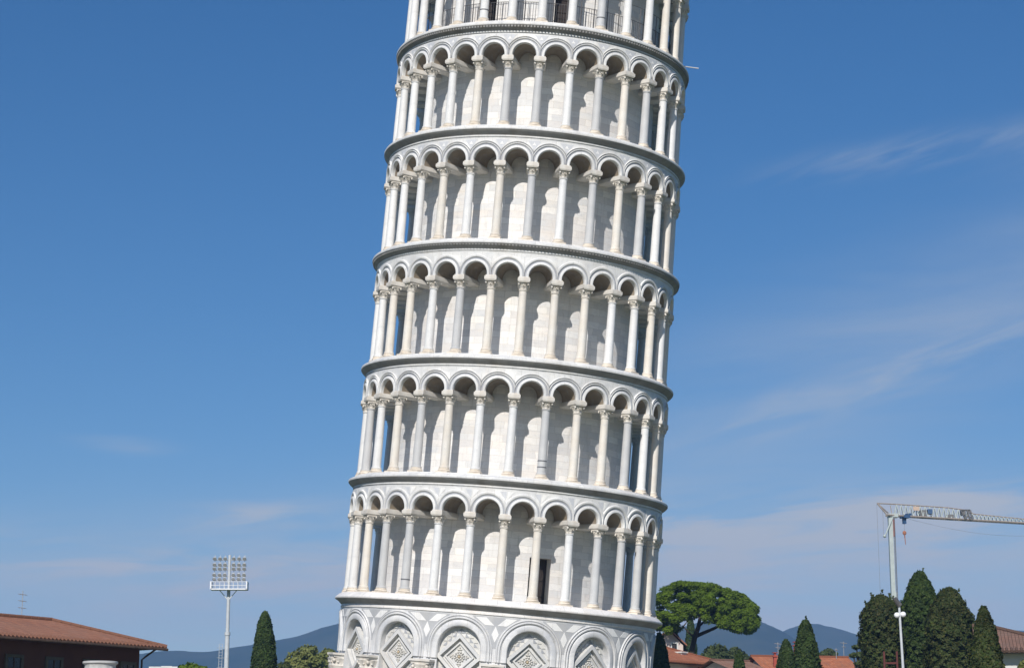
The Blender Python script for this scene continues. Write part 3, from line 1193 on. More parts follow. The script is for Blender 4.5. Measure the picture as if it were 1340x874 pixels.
b.tube([(0.02, 0, 0), (.05, 0, 4)] + pl([(904, 872, 0), (904.5, 858, 0)]), [0.418, 0.365, 0.319, 0.304], 10)
b.tube(pl([(904.5, 860, 0), (906, 848, 0), (909, 834, .2), (914, 820, .3), (916, 808, .2), (922, 796, 0)]), [0.274, 0.258, 0.243, 0.205, 0.152, 0.076], 10)
b.tube(pl([(903, 862, 0), (898, 853, -.2), (890, 840, -.4), (884, 828, -.5), (880, 818, -.5), (874, 806, -.4)]), [0.198, 0.190, 0.175, 0.160, 0.122, 0.061], 9)
b.tube(pl([(909, 833, .2), (920, 828, .4), (934, 822, .6), (944, 817, .7), (958, 808, .6)]), [0.182, 0.167, 0.144, 0.122, 0.053], 9)
b.tube(pl([(884, 828, -.5), (892, 822, -.2), (900, 812, .1)]), [0.106, 0.084, 0.038], 7)
b.tube(pl([(909, 834, .2), (902, 828, .6), (893, 818, 1.2)]), [0.106, 0.084, 0.038], 7)
b.tube(pl([(914, 820, .3), (926, 808, -1.0), (938, 798, -2.0)]), [0.122, 0.084, 0.038], 7)
b.tube(pl([(944, 817, .7), (960, 818, 1.2), (974, 814, 1.4)]), [0.091, 0.061, 0.030], 7)
b.build('trunk', M['bark'], pine, smooth=60)
rr = np.random.default_rng(31)
Cs, Ns = [], []


def top_y(x):
    return np.interp(x, [846, 856, 868, 884, 900, 918, 935, 950, 965, 978, 988, 994], [806, 780, 767, 758, 755, 758.5, 762, 767, 772, 779, 791, 806])


def bot_y(x):
    return np.interp(x, [846, 858, 868, 880, 890, 898, 906, 914, 922, 934, 944, 955, 968, 982, 994], [814, 824, 829, 831, 825, 817, 811, 809, 814, 820, 822, 824, 831, 830, 816])


for k in range(440):
    x = 853 + 136 * ((k * .6180339) % 1) if k % 3 else rr.uniform(945, 988)
    half = math.sqrt(max(.06, 1 - ((x - 921) / 74) ** 2))
    sd_ = rr.uniform(-1, 1) * (.35 if k < 70 else 1)
    dep = sd_ * 4.7 * half
    yt, yb = top_y(x), bot_y(x)
    r = rr.uniform(5.0, 9.0)
    lo_, hi_ = yt + r * .70 + sd_ ** 2 * (yb - yt) * .45, yb - r * .6
    y = lo_ + max(0, hi_ - lo_) * (rr.uniform(0, .12) if k < 70 else rr.uniform(0, 1))
    p = at(x, y, YP + dep)
    rad = r * kp
    m_ = 430
    v = rr.normal(0, 1, (m_, 3))
    v /= np.linalg.norm(v, axis=1)[:, None]
    v[:, 2] = np.where(rr.uniform(0, 1, m_) < .5, np.abs(v[:, 2]), v[:, 2])
    q = rr.uniform(.4, 1.06, (m_, 1)) ** .6
    Cs.append(np.array([p.x - w.x, p.y - YP, p.z]) + v * q * rad * np.array([1.05, 1.05, .70]))
    Ns.append(v + np.array([0, 0, .7]))
leaves('crown', np.concatenate(Cs), np.concatenate(Ns), .205, .45, M['pine'], pine, rr, .45)

clump_tree('broadleaf_tree', 398, 180, [(388, 862, 13), (402, 854, 13), (412, 864, 12), (395, 872, 15), (380, 868, 9), (408, 850, 7), (397, 880, 16)],
           'pale green feathery tree beside the lone cypress', 41, 'olive', .34, 520, group='pale trees left of the tower')
clump_tree('broadleaf_tree', 428, 186, [(420, 862, 10), (430, 856, 10), (438, 864, 11), (426, 872, 14), (440, 874, 12)],
           'pale green tree partly hidden by the left foot of the tower', 42, 'olive', .34, 520, group='pale trees left of the tower')
clump_tree('round_bush', 371, 150, [(372, 873, 9), (366, 880, 10), (378, 881, 9)], 'small dark bush at the foot of the pale tree', 43, 'bush', .26, 420, cat='bush')
clump_tree('round_bush', 251, 140, [(241, 876, 9), (252, 875, 11), (263, 877, 9), (251, 884, 14)], 'low green rounded bush left of the floodlight mast', 44, 'pine', .24, 480, cat='bush')
clump_tree('broadleaf_tree', 938, 232, [(930, 852, 9), (940, 850, 10), (948, 856, 9), (926, 860, 9), (938, 862, 12)],
           'dark rounded tree behind the roof, under the right arm of the umbrella pine', 45, 'bush', .4, 420, group='dark trees behind the roofs')
clump_tree('broadleaf_tree', 964, 236, [(962, 851, 7), (968, 857, 9), (958, 860, 9), (975, 862, 7), (984, 866, 5)],
           'dark loose tree with a small pointed top, right of the rounded one', 46, 'bush', .4, 380, group='dark trees behind the roofs')
clump_tree('broadleaf_tree', 1083, 240, [(1078, 856, 6), (1084, 853, 6.5), (1090, 856, 6)],
           'small dark dome shaped tree peeping over the orange roof', 47, 'bush', .36, 380, group='dark trees behind the roofs')
clump_tree('cedar_tree', 1124, 140, [(1121, 846, 6), (1128, 844, 6), (1117, 857, 5), (1124, 856, 7), (1130, 857, 7), (1128, 868, 9)],
           'layered cedar at the left edge of the cypress clump', 48, 'bush', .28, 330, flat=.35)
clump_tree('round_bush', 1339, 84, [(1338, 872, 5), (1344, 868, 7)], 'light green bush at the right edge before the farmhouse', 49, 'olive', .2, 300, cat='bush')

# ------------------------------------------------------------------ houses
M['roof_red'] = mat_tiles('roof_red_brown', (.33, .145, .088), (.40, .19, .122), (.27, .15, .105))
M['roof_orange'] = mat_tiles('roof_orange', (.40, .135, .065), (.50, .195, .10), (.27, .12, .075))
M['roof_worn'] = mat_tiles('roof_worn', (.28, .13, .085), (.34, .19, .13), (.24, .18, .14))
M['roof_brown'] = mat_tiles('roof_brown', (.20, .115, .085), (.25, .145, .11), (.16, .115, .095), .16)
M['wall_red'] = mat_noise('plaster_red', (.088, .038, .025), (.112, .050, .033), .8, .85, .1, 6)
M['wall_cream'] = mat_noise('plaster_cream', (.62, .55, .46), (.55, .47, .38), .7, .85, .1, 6)
M['wall_pink'] = mat_noise('plaster_pink', (.60, .50, .45), (.52, .43, .38), .7, .85, .1, 6)
M['wall_pale'] = mat_noise('plaster_pale', (.62, .62, .58), (.52, .52, .49), .7, .85, .1, 6)
M['trim'] = mat_noise('window_surround', (.085, .075, .055), (.11, .095, .07), 3, .8, .1)
M['pane'] = mat_noise('window_pane', (.012, .014, .018), (.02, .022, .026), 2, .15, .5)
M['wood'] = mat_noise('eaves_wood', (.06, .04, .03), (.09, .06, .045), 4, .8, .1)
M['brick_red'] = mat_noise('chimney_red', (.30, .065, .042), (.36, .09, .06), 2, .8, .15)
M['alu'] = mat_noise('antenna_metal', (.30, .30, .31), (.38, .38, .39), 6, .45, .4, metal=.5)


def house(name, label, cat, P0, P1, depth, ze, rise, over, wall, roof, hip=(True, True), ridge_cut=None):
    """P0->P1 is the front eave (world x, y), the house lies to its left-hand side; returns root and local frame."""
    u = Vector((P1[0] - P0[0], P1[1] - P0[1], 0))
    Ln = u.length
    ang = math.atan2(u.y, u.x)
    root = empty(name, (P0[0], P0[1], 0), label, cat, None, ang)
    b = MB()
    b.box((Ln / 2, depth / 2, (ze - .02) / 2), (Ln - 2 * over, depth - 2 * over, ze - .02))
    if not hip[0]:
        b.face([(over, over, ze - .02), (over, depth / 2, ze - .12 + rise), (over, depth - over, ze - .02)])
    if not hip[1]:
        b.face([(Ln - over, over, ze - .02), (Ln - over, depth - over, ze - .02), (Ln - over, depth / 2, ze - .12 + rise)])
    b.build('wall', wall, root)
    h = depth / 2
    r0 = h if hip[0] else 0
    r1 = Ln - h if hip[1] else Ln
    rf = MB()
    sl = math.hypot(h, rise)
    A, B, C, D = (0, 0, ze), (Ln, 0, ze), (Ln, depth, ze), (0, depth, ze)
    R0, R1 = (r0, h, ze + rise), (r1, h, ze + rise)
    rf.m = 0
    rf.face([A, B, R1, R0], [(0, 0), (Ln, 0), (r1, sl), (r0, sl)])
    rf.face([C, D, R0, R1], [(0, 0), (Ln, 0), (Ln - r0, sl), (Ln - r1, sl)])
    if hip[0]:
        rf.face([D, A, R0], [(0, 0), (depth, 0), (h, sl)])
    if hip[1]:
        rf.face([B, C, R1], [(0, 0), (depth, 0), (h, sl)])
    # ridge and hip cap tiles
    ed = [(R0, R1)] + ([(A, R0), (D, R0)] if hip[0] else []) + ([(B, R1), (C, R1)] if hip[1] else [])
    for e0, e1 in ed:
        e0, e1 = Vector(e0), Vector(e1)
        nn = max(2, int((e1 - e0).length / .42))
        for q in range(nn):
            p, p2 = e0.lerp(e1, q / nn), e0.lerp(e1, (q + 1.12) / nn)
            rf.tube([p + Vector((0, 0, .0)), p2 + Vector((0, 0, .03))], [.13, .10], 7)
    # rounded tile ends along the front eave
    k = 0
    while k * .22 < Ln:
        rf.tube([(k * .22 + .11, -.05, ze - .03), (k * .22 + .11, .35, ze + .35 * rise / h + .0)], .07, 6)
        k += 1
    rf.m = 1
    e = .004
    rf.face([(over * .1, .02, ze - .09), (over * .1, depth - .02, ze - .09), (Ln - over * .1, depth - .02, ze - .09), (Ln - over * .1, .02, ze - .09)])
    rf.box((Ln / 2, .03, ze - .06), (Ln - .02, .05, .09))
    ro = rf.build('roof', [roof, M['wood']], root)
    return root, ro, Ln


def chimney(roof_o, x, y, z0, z1, s=.55, mat=None):
    b = MB()
    b.box((x, y, (z0 + z1) / 2), (s, s, z1 - z0))
    b.box((x, y, z1 + .04), (s + .16, s + .16, .08))
    b.box((x, y, z1 + .20), (s - .1, s - .1, .22))
    b.box((x, y, z1 + .34), (s + .1, s + .1, .06))
    return b.build('chimney', mat or M['brick_red'], roof_o)


def window(root, x, z, wd, ht, yf, trim=None, shut=False):
    b = MB()
    t_ = .13
    for cx, cz, sx, sz in ((x - wd / 2 - t_ / 2, z, t_, ht + 2 * t_), (x + wd / 2 + t_ / 2, z, t_, ht + 2 * t_), (x, z + ht / 2 + t_ / 2, wd, t_), (x, z - ht / 2 - t_ / 2, wd, t_)):
        b.box((cx, yf - .02, cz), (sx, .10, sz))
    f = b.build('window', trim or M['trim'], root)
    b = MB()
    b.box((x, yf - .004, z), (wd, .02, ht))
    b.build('pane', M['pane'], f)
    b = MB()
    b.box((x, yf - .03, z), (.05, .03, ht))
    b.box((x, yf - .03, z + ht * .18), (wd, .025, .04))
    b.build('sash', M['wood'], f)
    return f


def wall_x(P0, P1, over, xpx):
    """Distance along the eave at which photo column xpx meets the front wall."""
    u = Vector((P1[0] - P0[0], P1[1] - P0[1]))
    Ln = u.length
    u /= Ln
    nrm = Vector((-u.y, u.x))
    lo, hi = 0, Ln
    for _ in range(40):
        mid = (lo + hi) / 2
        q = Vector(P0) + u * mid + nrm * over
        c, s = math.cos(PITCH), math.sin(PITCH)
        px_ = 670 + FPX * q.x / (q.y * c + (5 - CAMZ) * s)
        if px_ < xpx:
            lo = mid
        else:
            hi = mid
    return (lo + hi) / 2


# red plastered house at the left edge, its eave running away to the right
a, c = at(0, 835, 84), at(218, 851, 92)
u = (Vector((c.x, c.y)) - Vector((a.x, a.y))).normalized()
P1 = (c.x, c.y)
P0 = (c.x - u.x * 20, c.y - u.y * 20)
red, red_roof, Ln = house('red_house', 'dark red plastered house under a hipped terracotta roof at the left edge', 'house', P0, P1, 7.3, 7.47, 1.14, .85, M['wall_red'], M['roof_red'])
for xp in (-52, 15.5, 68, 117, 165):
    xx = wall_x(P0, P1, .85, xp)
    window(red, xx, 5.98, .74, 1.35, .85)
b = MB()                                           # gutter and downpipe at the far corner
b.tube([(0, -.06, 7.36), (Ln, -.06, 7.36)], .06, 7)
b.tube([(Ln - .75, -.06, 7.34), (Ln - .78, .5, 7.05), (Ln - .80, .74, 6.9), (Ln - .80, .74, .2)], .045, 7)
b.build('gutter', M['wood'], red)
q = at(27.5, 806, 91)


def yagi(xp, ytop, ybot, Y, elems, label, span=6, mast=.022, group='rooftop aerials'):
    p0, p1 = at(xp, ybot, Y), at(xp, ytop, Y)
    root = empty('tv_aerial', (p0.x, Y, p0.z), label, 'aerial', group)
    h = p1.z - p0.z
    k_ = Y / FPX
    b = MB()
    b.tube([(0, 0, 0), (0, 0, h)], mast, 6)
    b.build('mast', M['alu'], root)
    b = MB()
    for yy, sp in elems:
        z = at(xp, yy, Y).z - p0.z
        b.tube([(-sp * k_ / 2, 0, z + .06 * sp * k_), (sp * k_ / 2, 0, z - .06 * sp * k_)], mast, 6)
        for e in np.linspace(-.45, .45, 5):
            b.tube([(e * sp * k_, -.22, z - .12 * e * sp * k_), (e * sp * k_, .22, z - .12 * e * sp * k_)], mast * .55, 5)
    b.build('antenna_rods', M['alu'], root)
    return root


yagi(28, 773, 812, 90.2, [(777.5, 10), (786, 9), (795, 9)], 'thin television aerial with three short booms on the red house roof', mast=.016)
yagi(1018.5, 840, 864, 168, [(842, 9), (847, 6)], 'television aerial beside the small red chimney', mast=.03)
yagi(1104.5, 839, 862, 175, [(841, 9), (846, 5)], 'television aerial standing on the bare middle of the orange roof', mast=.03)
yagi(1094.5, 848, 862, 172, [(850, 4)], 'short stub aerial next to the dome shaped tree', mast=.035)

# houses behind the pine
a, c = at(836, 861, 163), at(962, 871, 173)
cream, cream_roof, Ln = house('cream_house', 'cream plastered house with a low terracotta roof behind the umbrella pine trunk', 'house', (a.x, a.y), (c.x, c.y), 9.0, at(875, 864.5, 165.5).z, 1.65, .6, M['wall_cream'], M['roof_orange'])
for f in (.30, .55, .85):
    window(cream, Ln * f, 8.6, .8, 1.4, .6, M['wall_cream'])
zr = at(905, 856, 170).z
b = MB()
b.box((Ln * .70, 2.7, zr - .25), (.7, .6, .9))
b.box((Ln * .70, 2.7, zr + .28), (.9, .8, .12))
b.build('chimney', M['wall_pale'], cream_roof)
chimney(cream_roof, Ln * .69, 5.0, zr - .3, zr + .55, .6)

# taller gabled house further back
p = at(866, 838, 188)
q = at(898, 838, 188)
ang_l = (at(846, 838, 188).x, 188.0)
gz = at(870, 836.5, 188).z
gab = empty('gabled_house', (q.x - .3, 188, 0), 'tall pinkish house with a gable wall and one window, behind the low terracotta roof', 'house')
wd = q.x - at(852, 838, 188).x
b = MB()
b.face([(-wd, 0, 0), (0, 0, 0), (0, 0, gz - .5), (-wd / 2 + .4, 0, gz + .75), (-wd, 0, gz - .5)])
b.face([(-wd, 9, 0), (-wd, 9, gz - .5), (-wd / 2 + .4, 9, gz + .75), (0, 9, gz - .5), (0, 9, 0)])
b.face([(0, 0, 0), (0, 9, 0), (0, 9, gz - .5), (0, 0, gz - .5)])
b.face([(-wd, 0, 0), (-wd, 0, gz - .5), (-wd, 9, gz - .5), (-wd, 9, 0)])
b.build('wall', M['wall_pink'], gab)
b = MB()
for s0, s1 in (((-wd - .35, gz - .62), (-wd / 2 + .4, gz + .82)), ((.35, gz - .62), (-wd / 2 + .4, gz + .82))):
    L_ = math.hypot(s1[0] - s0[0], s1[1] - s0[1])
    b.face([(s0[0], -.4, s0[1]), (s0[0], 9.4, s0[1]), (s1[0], 9.4, s1[1]), (s1[0], -.4, s1[1])], [(0, 0), (9.8, 0), (9.8, L_), (0, L_)])
    b.face([(s0[0], -.4, s0[1] + .14), (s0[0], 9.4, s0[1] + .14), (s1[0], 9.4, s1[1] + .14), (s1[0], -.4, s1[1] + .14)], [(0, 0), (9.8, 0), (9.8, L_), (0, L_)])
    b.face([(s0[0], -.4, s0[1]), (s1[0], -.4, s1[1]), (s1[0], -.4, s1[1] + .14), (s0[0], -.4, s0[1] + .14)], [(0, 0), (L_, 0), (L_, .14), (0, .14)])
b.build('roof', M['roof_red'], gab)
xw = at(882.5, 846, 188).x - gab.location.x
window(gab, xw, at(882, 846, 188).z, .45, .62, 0, M['wall_pale'])

# long terracotta roofs behind the pair of cypresses
a, c = at(970, 880, 163), at(1022, 880, 165)
wr, wr_roof, Ln = house('worn_roof_house', 'low house with a bleached terracotta roof left of the small red chimney', 'house', (a.x, a.y), (c.x, c.y), 8.5, at(1000, 882, 164).z, 1.25 + .05, .5, M['wall_cream'], M['roof_worn'], hip=(False, False))
a, c = at(1009, 884, 166), at(1140, 884, 168)
orr, or_roof, Ln = house('orange_roof_house', 'long house with a bright orange tiled roof between the cypress pair and the cypress clump', 'house', (a.x, a.y), (c.x, c.y), 9.5, at(1075, 886, 167).z, 1.95, .5, M['wall_cream'], M['roof_orange'], hip=(False, False))
for xp, yt, yb, Yc, s_ in ((1014, 853.5, 866, 168.5, .26), (1040.5, 839.5, 868, 169.5, .24)):
    pw = at(xp, yt, Yc)
    loc = orr.matrix_world
    rel = Vector((pw.x - orr.location.x, pw.y - orr.location.y, 0))
    ca_, sa_ = math.cos(-orr.rotation_euler.z), math.sin(-orr.rotation_euler.z)
    xl, yl = rel.x * ca_ - rel.y * sa_, rel.x * sa_ + rel.y * ca_
    chimney(or_roof, xl, yl, at(xp, yb, Yc).z - .6, pw.z - .35, s_)

# farmhouse at the right edge
a, c = at(1276, 851.5, 94), at(1420, 848, 93)
fm, fm_roof, Ln = house('farmhouse', 'pale walled farmhouse with an old brown tiled roof at the right edge', 'house', (a.x, a.y), (c.x, c.y), 8.4, at(1325, 850.5, 93.6).z, 1.42, .75, M['wall_pale'], M['roof_brown'], hip=(False, True))
window(fm, Ln * .75, 4.6, .9, 1.3, .75, M['wall_pale'])
for k in range(int(Ln / .6)):
    pass

# low white building far beyond the red house
p0, p1 = at(199, 871.8, 300), at(246, 871.8, 300)
wb = empty('white_hall', (p0.x, 300, 0), 'long low white flat roofed building far off right of the red house', 'building')
b = MB()
L_ = p1.x - p0.x
b.box((L_ / 2, 4, p0.z / 2 - .15), (L_, 8, p0.z - .3))
b.build('wall', M['wall_pale'], wb)
b = MB()
b.box((L_ / 2, 4, p0.z - .15), (L_ + .8, 8.8, .3))
b.box((L_ * .3, 4, p0.z + .12), (1.6, 1.6, .3))
b.build('roof', M['wall_pale'], wb)

# carved stone column in front of the red house
p = at(131.5, 865.0, 60)
sc_ = empty('stone_column', (p.x, 60, 0), 'grey stone column top with a round lip, standing before the red house', 'column')
M['old_stone'] = mat_marble('stone_old', (.56, .55, .53), (.40, .40, .39), stain=(.22, .22, .21), stain_amt=.7)
b = MB()
b.box((0, 0, .25), (1.2, 1.2, .5))
b.lathe([(.50, .5), (.52, .6), (.44, .72), (.40, .8)], 32, cap=False)
b.build('base', M['old_stone'], sc_, smooth=40)
b = MB()
b.lathe([(.37, .8), (.36, 2.5), (.33, p.z - 1.0), (.37, p.z - .98), (.37, p.z - .92)], 32)
b.build('shaft', M['old_stone'], sc_, smooth=40)
b = MB()
b.lathe([(.34, p.z - .92), (.37, p.z - .7), (.43, p.z - .4), (.455, p.z - .2), (.45, p.z - .12), (.47, p.z - .09), (.515, p.z - .06), (.515, p.z - .01), (.49, p.z), (.0, p.z)], 48,
        rfun=lambda t, k, z: 1 + (.035 * math.cos(12 * t) * (1 if 1 <= k <= 3 else 0)), cap=False)
b.build('capital', M['old_stone'], sc_, smooth=50)

# ------------------------------------------------------------------ floodlight mast
M['galv'] = mat_noise('galvanised_steel', (.50, .52, .53), (.42, .44, .46), 3, .5, .4)
M['white_paint'] = mat_noise('white_paint', (.74, .75, .76), (.66, .67, .69), 3, .45, .4)
M['lamp_glass'] = mat_noise('lamp_glass', (.40, .40, .38), (.32, .32, .31), 3, .12, .6)
YF = 230.0
kf = YF / FPX
p = at(299.3, 772, YF)
fl = empty('floodlight_mast', (p.x, YF, 0), 'tall pale stadium floodlight mast with rows of lamps over a maintenance platform', 'floodlight')
zj = at(298, 828, YF).z
b = MB()
b.tube([(0, 0, 0), (0, 0, zj)], [.34, .26], 12)
b.tube([(0, 0, zj), (0, 0, p.z + .2)], [.215, .19], 12)
b.tube([(0, 0, zj - .25), (0, 0, zj + .1)], .33, 12)
b.build('pole', M['galv'], fl, smooth=40)
b = MB()
zl = zj - 1.2
for sx in (-.18, .18):
    b.tube([(-.75 + sx, -.1, 0), (-.68 + sx, -.1, zl)], .028, 5)
k = 0
while k * .32 < zl:
    b.tube([(-.93 + .07 * k * .32 / zl, -.1, k * .32), (-.57 + .07 * k * .32 / zl, -.1, k * .32)], .02, 4)
    k += 1
k = 0
while 3 + k * 1.1 < zl:
    z = 3 + k * 1.1
    b.tube([(-.75 + .36 * math.cos(a_), -.1 - .36 * math.sin(a_) - .0, z) for a_ in np.linspace(0, math.pi, 9)], .018, 4)
    b.tube([(-.5, -.1, z), (0, 0, z)], .02, 4)
    k += 1
b.build('ladder', M['galv'], fl)
rows = [731.6, 739.5, 744.7, 752.8, 758.4]
cols = [280.6, 287.6, 294.3, 305.6, 312.5, 319.5]
lx = [(x - 299.8) * kf for x in cols]
lzs = [at(300, y, YF).z for y in rows]
zt = at(300, 726, YF).z
b = MB()
for x in lx:
    b.tube([(x, .1, p.z + .1), (x, .1, zt + .02)], .03, 6)
b.tube([(0, .05, p.z), (0, .05, zt)], .16, 10)
for z in lzs:
    b.tube([(lx[0] - .2, .12, z - .06), (lx[-1] + .2, .12, z - .06)], .05, 6)
b.build('lamp_rack', M['galv'], fl, smooth=40)
b = MB()
xa, xb = (278 - 299.8) * kf, (324.5 - 299.8) * kf
zb_, zt_ = at(300, 771.5, YF).z, at(300, 762, YF).z
b.box(((xa + xb) / 2, -.5, zb_), (xb - xa, 1.3, .14))
for x in (xa, xb):
    b.box((x, -.5, (zb_ + zt_) / 2), (.16, 1.3, zt_ - zb_ + .1))
for f in np.linspace(0, 1, 9):
    b.tube([(xa + (xb - xa) * f, -1.1, zb_), (xa + (xb - xa) * f, -1.1, zt_)], .03, 5)
for z in (zt_, (zt_ + zb_) / 2):
    b.tube([(xa, -1.1, z), (xb, -1.1, z)], .035, 5)
for s_ in (-1, 1):
    b.tube([(0, -.1, zb_ - 1.2), (s_ * 1.0, -.4, zb_ - .05)], .05, 6)
b.build('platform', M['white_paint'], fl)
lamp_b, glass_b = MB(), MB()
lamp_b.lathe([(.06, .26), (.16, .20), (.245, .05), (.26, -.02), (.26, -.06), (.235, -.06)], 14, cap=False)
lamp_b.box((0, .0, .26), (.26, .26, .12))
glass_b.lathe([(.235, -.05), (.0, -.085)], 14, cap=False)
first = None
for z in lzs:
    for x in lx:
        if first is None:
            lo = lamp_b.build('lamp', M['galv'], fl, smooth=40)
            gl = glass_b.build('lens', M['lamp_glass'], lo, smooth=40)
            first = (lo, gl)
        else:
            lo, gl = first[0].copy(), first[1].copy()
            COL.objects.link(lo)
            COL.objects.link(gl)
            lo.parent = fl
            gl.parent = lo
        lo.location = (x, -.22, z + .05)
        lo.rotation_euler = (R(-52), 0, 0)
        lo.scale = (.88, .88, .88)

# ------------------------------------------------------------------ lamp pole in front of the cypress clump
YL = 60.0
kl = YL / FPX
p = at(1180.5, 868, YL)
pt = at(1175.5, 789, YL)
lp = empty('lamp_pole', (p.x + .02, YL, 0), 'slim grey lamp pole with two small shiny lamps, in front of the cypress clump', 'street lamp')
b = MB()
dx = pt.x - p.x
b.tube([(.05, 0, 0), (.02, 0, p.z - 1), (0, 0, p.z), (dx, 0, pt.z)], [.055, .045, .040, .034], 10)
b.build('pole', M['galv'], lp, smooth=40)
b = MB()
h0 = at(1177.5, 792, YL)
h1 = at(1170.0, 782.5, YL)
b.tube([(h0.x - lp.location.x, 0, h0.z), (h1.x - lp.location.x, -.06, h1.z)], [.085, .06], 8)
b.build('bracket', M['iron'], lp, smooth=40)
M['chrome'] = mat_noise('polished_reflector', (.82, .83, .84), (.76, .77, .78), 2, .18, .6)
for xp, yp in ((1173.6, 804.5), (1181.6, 803.5)):
    q = at(xp, yp, YL)
    b = MB()
    cx, cz = q.x - lp.location.x, q.z
    b.blob((cx, -.02, cz), .088, 14, 10, (1, 1, .92))
    b.tube([(cx, 0, cz), ((cx + dx * .8) / 2, 0, cz - .01), (dx * .8, 0, cz - .04)], .022, 6)
    b.build('lamp', M['chrome'], lp, smooth=60)

# red frame before the flat topped cypress
M['red_paint'] = mat_noise('red_paint', (.075, .018, .013), (.10, .024, .018), 3, .55, .3)
p0, p1 = at(1150.5, 854, 106), at(1167.0, 853, 106)
fr = empty('red_frame', (p0.x, 106, 0), 'dark red metal frame of two posts and crossbars before the flat topped cypress', 'frame')
for x in (0, p1.x - p0.x):
    b = MB()
    b.box((x, -1.35, p0.z / 2), (.09, .09, p0.z))
    b.build('post', M['red_paint'], fr)
for zz in (at(1150, 869, 106).z, at(1150, 880, 106).z):
    b = MB()
    b.box(((p1.x - p0.x) / 2, -1.35, zz), (p1.x - p0.x, .08, .10))
    b.build('crossbar', M['red_paint'], fr)

# ------------------------------------------------------------------ building crane
M['crane_white'] = mat_noise('crane_paint', (.40, .45, .43), (.34, .38, .37), 1.5, .5, .4)
M['crane_dark'] = mat_noise('crane_dark', (.10, .10, .10), (.15, .145, .14), 3, .6, .3)
M['crane_chord'] = mat_noise('crane_chord', (.26, .22, .19), (.34, .29, .25), 2, .6, .3)
M['crane_blue'] = mat_noise('crane_blue', (.03, .07, .15), (.04, .09, .19), 3, .5, .4)
M['rust'] = mat_noise('hook_rust', (.26, .10, .06), (.34, .15, .08), 5, .7, .2)
M['cable'] = mat_noise('steel_cable', (.16, .16, .17), (.22, .22, .23), 5, .5, .4)
M['orange_board'] = mat_noise('orange_board', (.56, .42, .32), (.50, .38, .30), 3, .6, .3)
YC = 300.0
kc = YC / FPX
foot = at(1169, 760, YC)
cr = empty('tower_crane', (foot.x, YC, 0), 'pale tower crane with a long lattice jib reaching out of the picture to the right', 'crane')


def cl(x, y, dy=0.0):
    """crane-local point under photo pixel (x, y), on the jib plane that slants slightly away."""
    X0 = foot.x
    Yd = YC
    for _ in range(6):
        q = at(x, y, Yd)
        Yd = YC + (q.x - X0) * .37
    q = at(x, y, Yd)
    return Vector((q.x - X0, q.y - YC + dy, q.z))


b = MB()
ztop = cl(1169, 676).z
b.box((-.02, 0, ztop * .36), (.80, .90, ztop * .72))
b.box((-.10, 0, ztop * .855), (.62, .8, ztop * .29))
b.build('mast', M['crane_white'], cr)
b = MB()
for k in range(int(ztop / .4)):
    b.tube([(.30, -.44, k * .4), (.46, -.44, k * .4)], .025, 4)
b.tube([(.30, -.44, 0), (.30, -.44, ztop)], .045, 5)
b.tube([(.46, -.44, 0), (.46, -.44, ztop)], .06, 5)
b.build('ladder', M['crane_dark'], cr)
b = MB()
b.box((.34, 0, ztop - 1.7), (.22, .7, 2.6))
b.build('upper_guide', M['brick_red'], cr)


def chord_y(x):      # bottom chord of the jib in photo pixels
    return 674.0 + (x - 1160) * (684.5 - 674.0) / 180.0


def top_chord(x):
    return np.interp(x, [1172, 1240, 1266, 1274, 1340, 1460], [659.5, 664.0, 667.5, 672.3, 679.0, 691.0])


b = MB()
for dy in (-.55, .55):
    b.tube([cl(1160, chord_y(1160), dy), cl(1250, chord_y(1250), dy), cl(1460, chord_y(1460), dy)], .13, 6)
b.tube([cl(1148, 658.3), cl(1172, 659.5), cl(1240, 664), cl(1266, 667.5), cl(1274, 672.3), cl(1460, 691)], .10, 6)
b.tube([cl(1148, 658.3), cl(1160, 674, -.5)], .12, 6)
b.tube([cl(1148, 658.3), cl(1166, 673, .5)], .09, 6)
b.tube([cl(1165, 661), cl(1167, 673)], .06, 5)
b.build('jib_chord', M['crane_chord'], cr, smooth=40)
b = MB()
x = 1170.0
k = 0
while x < 1455:
    stepx = 6.2 if x < 1272 else 5.0
    for dy in (-.55, .55):
        b.tube([cl(x, chord_y(x), dy), cl(x + stepx / 2, top_chord(x + stepx / 2))], .055, 5, False)
        b.tube([cl(x + stepx / 2, top_chord(x + stepx / 2)), cl(x + stepx, chord_y(x + stepx), dy)], .055, 5, False)
    b.tube([cl(x, chord_y(x), -.55), cl(x, chord_y(x), .55)], .04, 4, False)
    x += stepx
b.build('jib_lattice', M['crane_white'], cr)
b = MB()
q = cl(1212, 671.0)
b.box((q.x - .55, q.y, q.z - .1), (.9, 1.0, 1.0))
b.box((q.x + .45, q.y, q.z + .15), (.6, .8, .7))
q = cl(1243, 675.5)
b.box((q.x, q.y, q.z), (1.0, .9, .5))
b.build('winch', M['crane_dark'], cr)
b = MB()
q = cl(1216, 669.5)
b.box((q.x, q.y - .5, q.z), (.7, .3, .7))
b.build('winch_cover', M['crane_blue'], cr)
b = MB()
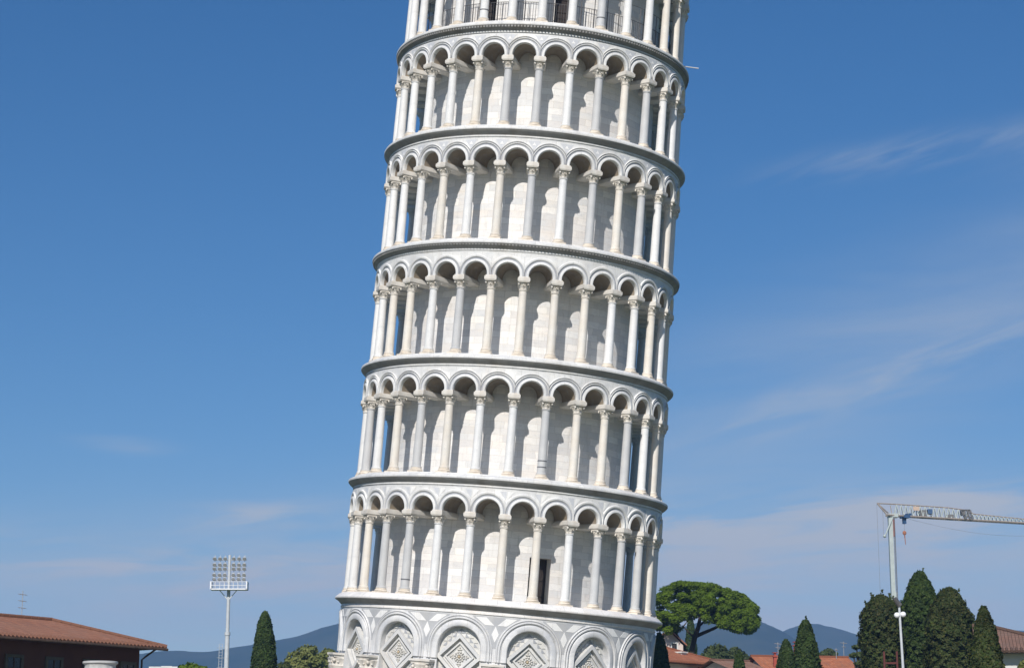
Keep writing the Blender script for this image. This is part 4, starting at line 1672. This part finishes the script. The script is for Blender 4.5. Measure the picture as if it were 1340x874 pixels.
for x0, y0, x1, y1 in ((1256, 668, 1262, 680), (1262, 680, 1269, 668.5), (1256, 668, 1268, 668), (1268, 668, 1271, 681), (1264, 668, 1268, 680)):
    b.tube([cl(x0, y0, -.7), cl(x1, y1, -.7)], .13, 6)
q = cl(1259.5, 671)
b.box((q.x, q.y - .3, q.z), (.7, .8, .7))
b.build('joint_frame', M['crane_dark'], cr)
b = MB()
q = cl(1198, 665.8)
b.box((q.x, q.y - .62, q.z), (1.05, .06, .62), .36)
b.build('board', M['orange_board'], cr)
b = MB()
b.tube([cl(1168, 676, -.4), cl(1157.5, 701.5, -.4)], [.16, .10], 7)
b.tube([cl(1169, 675, -.3), cl(1165.5, 697, -.3)], .07, 6)
q = cl(1157, 701.5, -.4)
b.blob((q.x, q.y, q.z), .26, 8, 6)
q = cl(1168, 674.5)
b.box((q.x, q.y, q.z), (1.5, 1.2, .55))
b.build('jib_foot', M['crane_white'], cr, smooth=40)
b = MB()
q = cl(1184, 676)
b.box((q.x, q.y, q.z), (1.05, 1.3, .42), .36)
b.box((q.x - .1, q.y, q.z - .6), (.42, .5, .9), .36)
q = cl(1188.5, 674.5)
b.box((q.x, q.y, q.z), (.5, 1.2, .6), .36)
trol = b.build('trolley', M['crane_blue'], cr)
b = MB()
q = cl(1183.6, 697)
q2 = cl(1183.6, 684)
b.tube([q, q2], .02, 4)
b.build('hoist_rope', M['cable'], cr)
b = MB()
b.blob((q.x, q.y, q.z), .30, 10, 8, (1, .5, 1.1))
b.tube([(q.x, q.y, q.z - .2), (q.x + .05, q.y, q.z - 1.0), (q.x + .1, q.y, q.z - 1.75)], [.10, .06, .05], 6)
b.build('hook_block', M['rust'], cr, smooth=50)
b = MB()
for xx, y0, y1 in ((1147.3, 659, 790), (1155.0, 665, 700)):
    b.tube([cl(xx, y0), Vector((cl(xx, y0).x, cl(xx, y0).y, cl(xx, y1).z))], .018, 4)
n_ = 20
b.tube([cl(1190 + (1420 - 1190) * k / n_, 679 + 16 * (k / n_) + 13 * math.sin(math.pi * k / n_)) for k in range(n_ + 1)], .016, 4)
b.build('stay_cable', M['cable'], cr)
